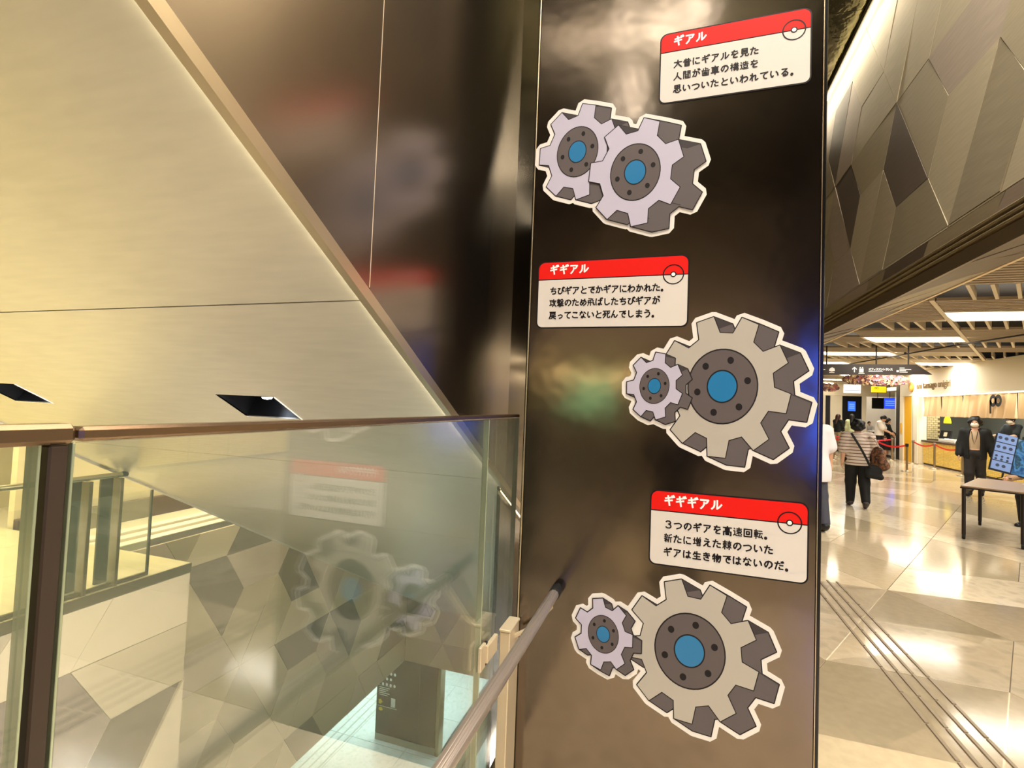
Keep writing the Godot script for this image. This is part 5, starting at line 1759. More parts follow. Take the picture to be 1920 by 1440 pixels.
	var tr := thing("white_tray", "long white tray of goods on the worktop below the till screen", "tray", Vector3(8.85, 0.87, -19.98))
	st = ST()
	cbox(st, Vector3(-0.16, 0.0, -0.55), Vector3(0.16, 0.02, 0.45), 0.006)
	for s in [-1.0, 1.0]:
		cbox(st, Vector3(-0.16 if s < 0 else 0.14, 0.0, -0.55), Vector3(-0.14 if s < 0 else 0.16, 0.10, 0.45), 0.005)
		cbox(st, Vector3(-0.14, 0.0, -0.55 if s < 0 else 0.43), Vector3(0.14, 0.10, -0.53 if s < 0 else 0.45), 0.005)
	obj("tray_body", st, mat(Color(0.94, 0.92, 0.86), 0.4), tr)
	for i in 6:
		var rb := thing("rice_ball", "wrapped rice ball in the white tray", "food", Vector3(8.85, 0.892, -20.42 + i * 0.16), 0.0, "wrapped rice balls in the tray")
		st = ST(); prism(st, rounded(-0.045, 0.0, 0.045, 0.10, 0.015, 0.04), Transform3D(Basis.IDENTITY, Vector3(0, 0, -0.025)), 0.0, 0.05, 0.008)
		obj("rice", st, mat(Color(0.92, 0.9, 0.84), 0.7), rb)
		st = ST(); prism(st, rounded(-0.022, -0.001, 0.022, 0.05, 0.0, 0.003), Transform3D(Basis.IDENTITY, Vector3(0, 0, -0.027)), 0.0, 0.054, 0.003)
		obj("seaweed", st, mat(Color(0.06, 0.08, 0.05), 0.7), rb)
	var hd := thing("extractor_hood", "large steel extractor hood in the kitchen", "hood", Vector3(10.9, 1.75, -16.5))
	st = ST()
	prism(st, PackedVector2Array([Vector2(-0.7, 0.0), Vector2(0.7, 0.0), Vector2(0.7, 0.95), Vector2(-0.35, 0.95), Vector2(-0.7, 0.35)]), Transform3D(Basis.IDENTITY, Vector3(0, 0, -2.5)), 0.0, 5.0, 0.01)
	obj("hood_body", st, mat(Color(0.75, 0.76, 0.74), 0.25, 0.85), hd)
	var sv := thing("kitchen_bench", "steel kitchen bench with shelves behind the counter", "bench", Vector3(11.1, 0, -16.5))
	st = ST()
	cbox(st, Vector3(-0.45, 0.84, -4.6), Vector3(0.45, 0.90, 4.0), 0.005)
	cbox(st, Vector3(-0.42, 0.30, -4.6), Vector3(0.42, 0.34, 4.0), 0.005)
	obj("bench_top", st, mat(Color(0.72, 0.73, 0.72), 0.25, 0.85), sv)
	for k in 5:
		st = ST(); cbox(st, Vector3(-0.42, 0.0, -4.55 + k * 2.1), Vector3(-0.37, 0.84, -4.5 + k * 2.1), 0.004); cbox(st, Vector3(0.37, 0.0, -4.55 + k * 2.1), Vector3(0.42, 0.84, -4.5 + k * 2.1), 0.004)
		obj("leg", st, mat(Color(0.72, 0.73, 0.72), 0.25, 0.85), sv)
	var pots := [["steel pot with a lid on the kitchen bench, nearest the brick wall", -20.3, 0.16, 0.26], ["low wide steel pot on the kitchen bench", -19.2, 0.2, 0.16], ["tall steel pot on the kitchen bench under the hood", -17.6, 0.15, 0.34]]
	for p in pots:
		var po := thing("steel_pot", p[0], "pot", Vector3(11.0, 0.90, p[1]))
		st = ST(); lathe(st, [Vector2(0, 0), Vector2(p[2], 0.0), Vector2(p[2], p[3]), Vector2(p[2] + 0.008, p[3])], Vector3.ZERO, 20)
		obj("pot_body", st, mat(Color(0.7, 0.71, 0.7), 0.22, 0.9), po)
		st = ST(); lathe(st, [Vector2(p[2] + 0.01, p[3]), Vector2(p[2] * 0.6, p[3] + 0.03), Vector2(0.02, p[3] + 0.035), Vector2(0.02, p[3] + 0.06), Vector2(0, p[3] + 0.062)], Vector3.ZERO, 20)
		obj("lid", st, mat(Color(0.7, 0.71, 0.7), 0.22, 0.9), po)
	st = ST(); cbox(st, Vector3(9.3, 0.87, -19.62), Vector3(9.36, 2.75, -19.5), 0.004)
	var wp := obj("window_post", st, mat(Color(0.22, 0.2, 0.19), 0.5))
	tag(wp, "slim dark upright in the kitchen between first and second split curtains", "post")

func flat_x(st: SurfaceTool, poly: PackedVector2Array, X: Transform3D) -> void:
	var idx := Geometry2D.triangulate_polygon(poly)
	for i in range(0, idx.size(), 3):
		var a := poly[idx[i]]
		var b := poly[idx[i + 1]]
		var c := poly[idx[i + 2]]
		if (b - a).cross(c - a) < 0:
			var t := b; b = c; c = t
		tri(st, X * Vector3(a.x, a.y, 0), X * Vector3(b.x, b.y, 0), X * Vector3(c.x, c.y, 0))

func _grid_tex() -> ImageTexture:
	var im := Image.create(256, 256, false, Image.FORMAT_RGB8)
	im.fill(Color(0.80, 0.76, 0.68))
	for i in 10:
		for j in 20:
			var v := 0.92 + 0.08 * hash01(i, j, 3)
			im.fill_rect(Rect2i(i * 25 + 1 + 3, j * 13 - 2, 23, 11), Color(v, v, v))
	return image_tex(im)

func far_shop() -> void:
	var w := setting("wall_shop_far", "cream wall and fascia of the far shop at the end of the hall")
	var cream := mat(Color(0.94, 0.89, 0.78), 0.6)
	var st := ST()
	cbox(st, Vector3(3.0, 2.68, -30.1), Vector3(13.4, 3.42, -29.9), 0.01)
	obj("fascia", st, cream, w)
	st = ST()
	for q in [[3.0, 7.75], [7.98, 8.52], [9.40, 9.60]]:
		cbox(st, Vector3(q[0], 0.0, -30.1), Vector3(q[1], 2.68, -29.9), 0.006)
	obj("pier", st, cream, w)
	st = ST()
	cbox(st, Vector3(7.75, 0.0, -30.05), Vector3(7.98, 2.68, -29.96), 0.004)
	obj("dark_jamb", st, mat(Color(0.07, 0.05, 0.045), 0.5), w)
	var d := setting("door_1", "dark glazed doorway of the far shop")
	st = ST()
	cbox(st, Vector3(8.52, 0.0, -30.04), Vector3(9.40, 2.68, -29.97), 0.004)
	obj("door_leaf", st, mat(Color(0.05, 0.05, 0.055), 0.3), d)
	st = ST(); cbox(st, Vector3(8.50, 0.0, -29.97), Vector3(8.54, 2.70, -29.94), 0.003); cbox(st, Vector3(9.38, 0.0, -29.97), Vector3(9.42, 2.70, -29.94), 0.003); cbox(st, Vector3(8.50, 2.66, -29.97), Vector3(9.42, 2.70, -29.94), 0.003)
	obj("door_frame", st, mat(Color(0.12, 0.1, 0.09), 0.4), d)
	# back room of the far shop, seen over its counter
	st = ST()
	box(st, Vector3(9.6, 0.0, -33.9), Vector3(13.4, 3.4, -33.7))
	structure(obj("wall_shop_back", st, mat(Color(0.93, 0.90, 0.85), 0.7)), "white back wall of the far shop")
	var c := thing("far_counter", "grey service counter of the far shop with white top", "counter", Vector3(10.6, 0, -29.6))
	st = ST(); cbox(st, Vector3(-0.9, 0.0, -0.3), Vector3(2.6, 0.88, 0.2), 0.006)
	obj("counter_body", st, mat(Color(0.4, 0.36, 0.3), 0.5), c)
	st = ST(); cbox(st, Vector3(-0.95, 0.88, -0.36), Vector3(2.6, 0.93, 0.26), 0.006)
	obj("counter_top", st, mat(Color(0.92, 0.9, 0.86), 0.4), c)
	for s in [[Vector3(8.78, 1.90, -29.93), 0.34, 0.50, "small blue screen hanging on the dark far doorway", Color(0.18, 0.38, 0.95), 1.1], [Vector3(10.30, 2.10, -29.7), 0.52, 0.52, "bright blue menu screen above the far counter", Color(0.12, 0.22, 0.95), 1.6], [Vector3(10.88, 2.10, -29.72), 0.50, 0.52, "second blue menu screen above the far counter, to its right", Color(0.12, 0.22, 0.95), 1.6]]:
		var t := thing("menu_screen", s[3], "screen", s[0])
		st = ST(); cbox(st, Vector3(-0.02, -0.02, -0.03), Vector3(s[1] + 0.02, s[2] + 0.02, 0.0), 0.004)
		obj("casing", st, mat(Color(0.03, 0.03, 0.035), 0.4), t)
		st = ST(); cbox(st, Vector3(0, 0, 0.0), Vector3(s[1], s[2], 0.004), 0.001)
		obj("display", st, glow(s[4], s[5]), t)
		if s[0].z > -29.85:
			st = ST(); tube(st, [Vector3(0.25, s[2] + 0.02, -0.015), Vector3(0.25, 1.75, -0.015)], 0.015, 8)
			obj("bracket", st, mat(Color(0.2, 0.2, 0.2), 0.4), t)
		st = ST()
		for k in 3:
			flat(st, rect_poly(0.05, s[2] * (0.25 + 0.2 * k), s[1] * 0.85, s[2] * (0.25 + 0.2 * k) + 0.05), 0.005)
		obj("screen_text", st, glow(Color(0.4, 0.55, 1.0), 1.0), t)
	var ds := thing("dark_screen", "switched-off black screen left of the blue menu screens", "screen", Vector3(9.78, 2.06, -29.72))
	st = ST(); cbox(st, Vector3(0, 0, -0.03), Vector3(0.49, 0.56, 0.03), 0.004)
	obj("panel", st, mat(Color(0.03, 0.03, 0.03), 0.3), ds)
	st = ST(); tube(st, [Vector3(0.25, 0.56, -0.01), Vector3(0.25, 1.785, -0.01)], 0.015, 8)
	obj("bracket", st, mat(Color(0.2, 0.2, 0.2), 0.4), ds)
	# lit signs
	var ws := thing("lit_sign", "white lit shop sign on the far fascia", "sign", Vector3(8.95, 2.86, -29.88))
	st = ST(); cbox(st, Vector3(-0.38, -0.02, -0.02), Vector3(0.38, 0.42, 0.02), 0.006)
	obj("sign_face", st, glow(Color(1, 1, 1), 0.8), ws)
	st = ST()
	for k in 5:
		flat(st, rect_poly(-0.30 + k * 0.12, 0.17, -0.30 + k * 0.12 + 0.015, 0.30 - 0.03 * (k % 2)), 0.022)
	flat(st, rect_poly(-0.36, 0.12, 0.36, 0.14), 0.022)
	obj("lettering", st, mat(Color(0.45, 0.5, 0.6), 0.5), ws)
	var ys := thing("lit_sign", "yellow lit blade sign hanging below the flower garland", "sign", Vector3(8.23, 2.66, -24.3))
	st = ST(); cbox(st, Vector3(-0.26, 0.0, -0.03), Vector3(0.26, 0.25, 0.03), 0.008)
	obj("sign_face", st, glow(Color(1.0, 0.85, 0.05), 0.45), ys)
	st = ST()
	ring(st, Vector2(-0.12, 0.18), 0.025, 0.04, 0.032, 16); ring(st, Vector2(-0.05, 0.18), 0.025, 0.04, 0.032, 16)
	obj("sign_mark", st, mat(Color(0.35, 0.3, 0.05), 0.5), ys)
	st = ST(); tube(st, [Vector3(-0.2, 0.25, 0), Vector3(-0.2, 1.18, 0)], 0.01, 6); tube(st, [Vector3(0.2, 0.25, 0), Vector3(0.2, 1.18, 0)], 0.01, 6)
	obj("hanger", st, mat(Color(0.3, 0.3, 0.3), 0.4), ys)
	area_light(Vector3(10.8, 3.78, -32.0), Vector3.DOWN, Vector2(2.0, 1.4), Color(1.0, 0.96, 0.9), 3.0)  # out of view, placed to light the far back room
	st = ST(); cbox(st, Vector3(9.8, 3.80, -32.7), Vector3(11.8, 3.85, -31.3), 0.004)
	tag(obj("unseen_shop_light", st, glow(Color(1.0, 0.97, 0.9), 1.5)), "unseen flat lamp placed to light the back room of the far shop", "light")

func stanchion(at: Vector3, label: String, dark := false) -> void:
	var t := thing("queue_post", label, "queue post", at, 0.0, "belt queue posts by the shop counters")
	var st := ST()
	lathe(st, [Vector2(0, 0.0), Vector2(0.15, 0.0), Vector2(0.15, 0.012), Vector2(0.05, 0.024), Vector2(0.03, 0.05), Vector2(0.0, 0.05)], Vector3.ZERO, 24)
	obj("base", st, mat(Color(0.62, 0.56, 0.45), 0.3, 0.8), t)
	st = ST(); tube(st, [Vector3(0, 0.03, 0), Vector3(0, 0.76, 0)], 0.03, 16)
	obj("pole", st, mat(Color(0.60, 0.53, 0.44), 0.3, 0.85), t)
	st = ST(); lathe(st, [Vector2(0.034, 0.75), Vector2(0.042, 0.76), Vector2(0.042, 0.84), Vector2(0.034, 0.85), Vector2(0, 0.85)], Vector3.ZERO, 18)
	obj("belt_head", st, mat(Color(0.06, 0.05, 0.05) if dark else Color(0.5, 0.42, 0.36), 0.4), t)

func belt(a: Vector3, b: Vector3, label: String, c: Color) -> void:
	var t := thing("queue_belt", label, "belt", (a + b) / 2)
	var st := ST()
	var n := 12
	for i in n:
		var u0 := float(i) / n
		var u1 := float(i + 1) / n
		var p0 := a.lerp(b, u0) - Vector3(0, 0.10 * sin(PI * u0), 0) - t.position
		var p1 := a.lerp(b, u1) - Vector3(0, 0.10 * sin(PI * u1), 0) - t.position
		var d := (b - a).normalized().cross(Vector3.UP).normalized() * 0.0015
		for s in [-1.0, 1.0]:
			var q := [p0 + d * s, p1 + d * s, p1 + d * s + Vector3(0, 0.05, 0), p0 + d * s + Vector3(0, 0.05, 0)]
			if s > 0:
				quad(st, q[0], q[1], q[2], q[3])
			else:
				quad(st, q[3], q[2], q[1], q[0])
		quad(st, p0 - d + Vector3(0, 0.05, 0), p0 + d + Vector3(0, 0.05, 0), p1 + d + Vector3(0, 0.05, 0), p1 - d + Vector3(0, 0.05, 0))
	obj("webbing", st, mat(c, 0.6), t)

func hall_things() -> void:
	var red := Color(0.85, 0.10, 0.13)
	var org := Color(0.86, 0.20, 0.06)
	stanchion(Vector3(6.85, 0, -18.03), "dark-headed queue post in front of the yellow door panel", true)
	stanchion(Vector3(6.62, 0, -19.6), "queue post just behind the shoulder bag of the striped walker")
	stanchion(Vector3(8.0, 0, -22.3), "queue post before the dark post beside the far counter")
	stanchion(Vector3(8.28, 0, -21.3), "queue post at the white shop frame, start of the orange belt")
	stanchion(Vector3(8.20, 0, -19.6), "middle queue post of the orange belt, before the yellow counter")
	stanchion(Vector3(8.10, 0, -17.75), "queue post of the orange belt behind the masked walker")
	belt(Vector3(6.85, 0.77, -18.03), Vector3(6.62, 0.77, -19.6), "red belt reaching the dark-headed queue post", red)
	belt(Vector3(6.62, 0.77, -19.6), Vector3(5.6, 0.77, -20.6), "red belt that runs behind the striped walker", red)
	belt(Vector3(8.0, 0.77, -22.3), Vector3(6.2, 0.77, -22.6), "pinkish red belt furthest from the camera", Color(0.85, 0.12, 0.2))
	belt(Vector3(8.28, 0.77, -21.3), Vector3(8.20, 0.77, -19.6), "orange belt next to the white shop frame", org)
	belt(Vector3(8.20, 0.77, -19.6), Vector3(8.10, 0.77, -17.75), "orange belt ending behind the masked walker", org)
	stanchion(Vector3(5.6, 0, -20.6), "queue post hidden beyond the striped walker")
	stanchion(Vector3(6.2, 0, -22.6), "furthest queue post, at the left end of the pinkish belt")
	# table on castors
	var A := atan2(0.53, 0.85)
	var tb := thing("folding_table", "dark-edged table on castors at the right edge of the hall", "table", Vector3(4.57, 0, -9.6), -A)
	# local x = along back edge (0.7 m), local z = long side towards the camera (1.6 m)
	var st := ST(); cbox(st, Vector3(0, 0.70, 0), Vector3(0.62, 0.722, 1.5), 0.003)
	obj("tabletop", st, mat(Color(0.62, 0.52, 0.42), 0.35), tb)
	st = ST(); cbox(st, Vector3(-0.006, 0.685, -0.006), Vector3(0.626, 0.702, 1.506), 0.004)
	obj("edge_band", st, mat(Color(0.06, 0.035, 0.03), 0.4), tb)
	for q in [[0.03, 0.03], [0.59, 0.03], [0.03, 1.47], [0.59, 1.47]]:
		st = ST(); tube(st, [Vector3(q[0], 0.06, q[1]), Vector3(q[0], 0.69, q[1])], 0.022, 12)
		var lg := obj("leg", st, mat(Color(0.10, 0.045, 0.04), 0.4), tb)
		st = ST(); tube(st, [Vector3(q[0] - 0.016, 0.034, q[1]), Vector3(q[0] + 0.016, 0.034, q[1])], 0.034, 16)
		obj("castor", st, mat(Color(0.03, 0.02, 0.02), 0.5), lg)
	st = ST(); cbox(st, Vector3(0.02, 0.62, 0.02), Vector3(0.05, 0.685, 1.48), 0.003); cbox(st, Vector3(0.57, 0.62, 0.02), Vector3(0.60, 0.685, 1.48), 0.003)
	obj("apron", st, mat(Color(0.08, 0.045, 0.04), 0.4), tb)
	# leaning display board with pictures
	var m := Basis(Vector3.BACK, -0.24) * Basis(Vector3.RIGHT, -0.12)
	var bd := thing("display_board", "blue and white display board tilted on a stand at the table end", "display board", Vector3(4.835, 0.85, -9.86))
	var X := Transform3D(m, Vector3.ZERO)
	var W := 0.52
	var H := 0.60
	st = ST(); prism(st, rounded(0, 0.0, W, H, 0.006, 0.006), X, -0.02, 0.0, 0.002)
	obj("board", st, mat(Color(0.08, 0.12, 0.2), 0.4), bd)
	st = ST()
	for r in 4:
		prism(st, rect_poly(0.015, 0.03 + r * 0.148, 0.27, 0.03 + r * 0.148 + 0.135), X, 0.0, 0.002)
	obj("price_field", st, mat(Color(0.55, 0.68, 0.95), 0.4), bd)
	for r in 4:
		var n: int = [2, 6, 3, 3][r]
		for c in n:
			st = ST()
			var cc := Vector2(0.055 + (0.08 if n <= 3 else 0.075) * (c % 3) + (0.04 if n == 2 else 0.0), 0.10 + r * 0.148 - (0.05 if n == 6 and c > 2 else 0.0))
			flat_x(st, circle(cc, 0.026 if n <= 3 else 0.018, 0.026 if n <= 3 else 0.018, 10), X.translated_local(Vector3(0, 0, 0.003)))
			obj("picture_dot", st, mat(Color(0.22, 0.28, 0.42), 0.5), bd)
	var pic := StandardMaterial3D.new()
	pic.albedo_texture = noise_tex(0.012, grad([Color(0.03, 0.10, 0.16), Color(0.12, 0.34, 0.60), Color(0.35, 0.62, 0.90), Color(0.10, 0.25, 0.34), Color(0.72, 0.85, 0.92)]), 256, 4, 44)
	pic.uv1_triplanar = true
	pic.uv1_scale = Vector3.ONE * 1.6
	pic.roughness = 0.4
	st = ST(); prism(st, rect_poly(0.285, 0.02, W - 0.012, H - 0.012), X, 0.0, 0.002)
	obj("photo_field", st, pic, bd)
	st = ST(); tube(st, [m * Vector3(0.2, 0.02, -0.012), m * Vector3(0.2, 0.4, -0.012)], 0.012, 8); tube(st, [m * Vector3(0.2, 0.1, -0.016), Vector3(0.18, -0.126, -0.02)], 0.012, 8); tube(st, [Vector3(0.08, -0.124, 0.06), Vector3(0.18, -0.12, -0.02), Vector3(0.26, -0.124, 0.06)], 0.007, 6)
	obj("prop_stand", st, mat(Color(0.1, 0.08, 0.08), 0.4), bd)
	# papers on the table
	st = ST()
	cbox(st, Vector3(-0.11, 0.0, -0.15), Vector3(0.11, 0.004, 0.15), 0.001)
	var pp := obj("leaflet", st, mat(Color(0.92, 0.85, 0.74), 0.7), null, Vector3(5.0, 0.7225, -9.0))
	pp.rotation.y = 0.5
	tag(pp, "cream leaflet lying on the table before the display board", "paper")
	# folding chair of the seated person
	var ch := thing("folding_chair", "slim folding chair behind the table at the right edge", "chair", Vector3(5.65, 0, -9.96), -1.01)
	st = ST(); cbox(st, Vector3(-0.2, 0.42, -0.2), Vector3(0.2, 0.455, 0.2), 0.012)
	obj("seat", st, mat(Color(0.1, 0.09, 0.09), 0.6), ch)
	st = ST(); cbox(st, Vector3(-0.2, 0.62, -0.24), Vector3(0.2, 0.86, -0.21), 0.012)
	obj("backrest", st, mat(Color(0.1, 0.09, 0.09), 0.6), ch)
	for q in [[-0.19, 0.19], [0.19, 0.19], [-0.19, -0.19], [0.19, -0.19]]:
		st = ST(); tube(st, [Vector3(q[0], 0.0, q[1] * 1.15), Vector3(q[0], 0.44, q[1]), Vector3(q[0], 0.44 if q[1] > 0 else 0.85, q[1] - (0.0 if q[1] > 0 else 0.035))], 0.011, 8)
		obj("leg", st, mat(Color(0.7, 0.66, 0.58), 0.3, 0.9), ch)

func people() -> void:
	var black := mat(Color(0.02, 0.02, 0.022), 0.75)
	var white := mat(Color(0.92, 0.90, 0.88), 0.8)
	# striped top
	var im := Image.create(8, 128, false, Image.FORMAT_RGB8)
	for y in 128:
		im.fill_rect(Rect2i(0, y, 8, 1), Color(0.45, 0.29, 0.25) if (y % 16) < 4 else Color(0.86, 0.80, 0.75))
	var stripe := StandardMaterial3D.new()
	stripe.albedo_texture = image_tex(im)
	stripe.uv1_triplanar = true
	stripe.uv1_scale = Vector3(2.0, 2.0, 2.0)
	stripe.roughness = 0.85
	var sneaker := mat(Color(0.25, 0.22, 0.22), 0.6)
	var p2 := person("person in a brown and white striped top and black trousers walking away", {
		"at": Vector3(3.188, 0.0, -10.33), "turn": 180.0 - 8.0, "tall": 1.535, "cell": 0.014, "build": 1.16, "legs": [[10, 6, 0.07], [-12, 14, 0.05]], "arms": [[-6, 10, 6], [12, 12, 14]],
		"top_mat": stripe, "sleeve": 0.55, "hem": 0.82, "loose": 0.03, "bottom_mat": black, "bloose": 0.024, "shoe": sneaker, "hair": "full", "hair_mat": mat(Color(0.02, 0.016, 0.015), 0.6)})
	var p3 := person("person in a black jacket with a pale face mask and lanyard walking towards us", {
		"at": Vector3(6.247, 0.0, -13.22), "turn": -30.0, "tall": 1.685, "cell": 0.014, "build": 1.0, "legs": [[-6, 24, 0.0], [10, 8, 0.0]], "arms": [[-6, 20, 10], [2, 13, 16]],
		"top": "jacket", "top_mat": black, "open": true, "inner_mat": mat(Color(0.72, 0.62, 0.5), 0.8), "sleeve": 1.0, "hem": 0.80, "loose": 0.032, "bottom_mat": mat(Color(0.13, 0.11, 0.10), 0.8), "bloose": 0.024, "cuff": 0.86, "hair": "full", "mask": true, "shoe": black})
	# lanyard
	var st := ST()
	tube(st, [Vector3(0.05, 1.40, 0.085), Vector3(0.035, 1.25, 0.138), Vector3(0.0, 1.12, 0.142), Vector3(-0.03, 1.25, 0.138), Vector3(-0.05, 1.40, 0.085)], 0.006, 6)
	obj("lanyard", st, mat(Color(0.12, 0.08, 0.06), 0.6), p3)
	person("person in a long white shirt half hidden behind the dark column", {
		"at": Vector3(1.92, 0.0, -8.0), "turn": 185.0, "tall": 1.70, "cell": 0.015, "legs": [[6, 4], [-10, 8]], "arms": [[-8, 10, 6], [2, 13, 10]], "top_mat": mat(Color(0.90, 0.88, 0.9), 0.85), "sleeve": 0.5, "hem": 0.68, "flare": 0.05, "loose": 0.03,
		"bottom_mat": mat(Color(0.25, 0.25, 0.3), 0.8), "hair": "short"})
	person("person with long brown hair, black jacket and beige trousers at the far shop", {
		"at": Vector3(7.28, 0.0, -26.1), "turn": 120.0, "tall": 1.68, "cell": 0.022, "arms": [[10, 8, 60], [14, 8, 60]], "top": "jacket", "top_mat": black, "sleeve": 1.0, "hem": 0.88, "loose": 0.03, "bottom_mat": mat(Color(0.66, 0.58, 0.46), 0.8), "bloose": 0.03,
		"hair": "long", "hair_mat": mat(Color(0.23, 0.11, 0.06), 0.5), "look": -20.0})
	person("person in a pale yellow-green top with long black hair at the far shop", {
		"at": Vector3(7.62, 0.0, -25.4), "turn": 150.0, "tall": 1.70, "cell": 0.022, "top_mat": mat(Color(0.83, 0.85, 0.66), 0.8), "sleeve": 1.0, "hem": 0.80, "loose": 0.03, "bottom_mat": mat(Color(0.2, 0.18, 0.17), 0.8), "hair": "long"})
	person("person in a white tee-shirt with bowed head at the red queue belt", {
		"at": Vector3(8.02, 0.0, -23.6), "turn": 60.0, "tall": 1.72, "cell": 0.02, "nod": 25.0, "lean": 6.0, "arms": [[20, 6, 40], [24, 6, 40]], "top_mat": white, "sleeve": 0.5, "hem": 0.88, "loose": 0.035, "bottom_mat": mat(Color(0.03, 0.04, 0.09), 0.8), "hair": "short"})
	person("person in a long black dress next to the white tee-shirt", {
		"at": Vector3(8.42, 0.0, -24.0), "turn": 50.0, "tall": 1.60, "cell": 0.02, "nod": 15.0, "arms": [[18, 6, 40], [18, 6, 40]], "top": "dress_top", "top_mat": black, "sleeve": 1.0, "hem": 0.84, "bottom": "skirt", "skirt": 0.62, "bottom_mat": black, "hair": "bob"})
	person("kitchen worker in a dark cap behind the shop window", {
		"at": Vector3(9.9, 0.004, -19.0), "turn": -70.0, "tall": 1.82, "cell": 0.02, "nod": 20.0, "arms": [[30, 8, 50], [30, 8, 50]], "top_mat": mat(Color(0.10, 0.10, 0.105), 0.8), "sleeve": 0.5, "hem": 0.80, "bottom_mat": black, "cap": true, "cap_mat": mat(Color(0.06, 0.06, 0.065), 0.7), "mask": true})
	person("shop worker in white behind the far counter", {
		"at": Vector3(9.95, 0.0, -30.6), "turn": 10.0, "tall": 1.38, "cell": 0.024, "arms": [[20, 6, 50], [20, 6, 50]], "top_mat": white, "sleeve": 1.0, "bottom_mat": black, "hair": "short"})
	# seated at the table: thighs forward, shins down
	person("seated person in dark trousers and beige sleeve at the table", {
		"at": Vector3(5.62, 0.0, -9.93), "turn": -58.0, "tall": 1.66, "cell": 0.016, "hip": 0.54, "lean": 14.0, "legs": [[82, 84, 0.12], [80, 86, 0.1]], "arms": [[42, 8, 42], [38, 10, 40]], "top": "jacket", "top_mat": mat(Color(0.72, 0.58, 0.46), 0.8), "sleeve": 1.0, "hem": 0.50, "bottom_mat": black, "bloose": 0.03, "hair": "bob"})
	# bags of the striped walker
	var tote := thing("patterned_tote_bag", "brown patterned tote bag on the striped walker's right shoulder", "bag", Vector3(3.46, 0.66, -10.22), 0.2)
	var pm := StandardMaterial3D.new()
	pm.albedo_texture = noise_tex(0.05, grad([Color(0.09, 0.05, 0.035), Color(0.16, 0.085, 0.05), Color(0.62, 0.42, 0.28), Color(0.10, 0.06, 0.04)]), 256, 3, 51)
	pm.uv1_triplanar = true
	pm.uv1_scale = Vector3.ONE * 1.1
	pm.roughness = 0.7
	blob("pouch", [[1, Vector3(0, 0.24, 0), Vector3(0.09, 0.20, 0.17), 0.02], [1, Vector3(0.02, 0.12, 0), Vector3(0.12, 0.12, 0.19), 0.05], [1, Vector3(0.05, 0.10, 0.0), Vector3(0.12, 0.08, 0.13), 0.05]], 0.016, pm, tote)
	st = ST(); tube(st, [Vector3(0.0, 0.40, 0.06), Vector3(-0.09, 0.56, 0.05), Vector3(-0.135, 0.60, 0.0), Vector3(-0.10, 0.54, -0.05), Vector3(0.0, 0.40, -0.06)], 0.012, 8)
	obj("handle", st, mat(Color(0.75, 0.66, 0.6), 0.6), tote)
	var sb := thing("black_shoulder_bag", "small black bag at the striped walker's hip with a cross strap", "bag", Vector3(3.36, 0.55, -10.10), 0.0)
	blob("pouch", [[1, Vector3(0, 0.12, 0), Vector3(0.13, 0.11, 0.05), 0.02], [0, Vector3(-0.08, 0.05, 0), Vector3(0.10, 0.02, 0), 0.05, 0.05, 0.04]], 0.012, black, sb)
	st = ST()
	var sp := []
	for k in 9:
		var u := k / 8.0
		sp.append(Vector3(lerpf(-0.06, -0.33, u), lerpf(0.18, 0.76, u), 0.045 + 0.05 * sin(PI * u) - 0.08 * u))
	for dx in [-0.008, 0.0, 0.008]:
		var q := []
		for p in sp:
			q.append(p + Vector3(dx, dx * 0.4, 0))
		tube(st, q, 0.010, 6)
	obj("strap", st, black, sb)

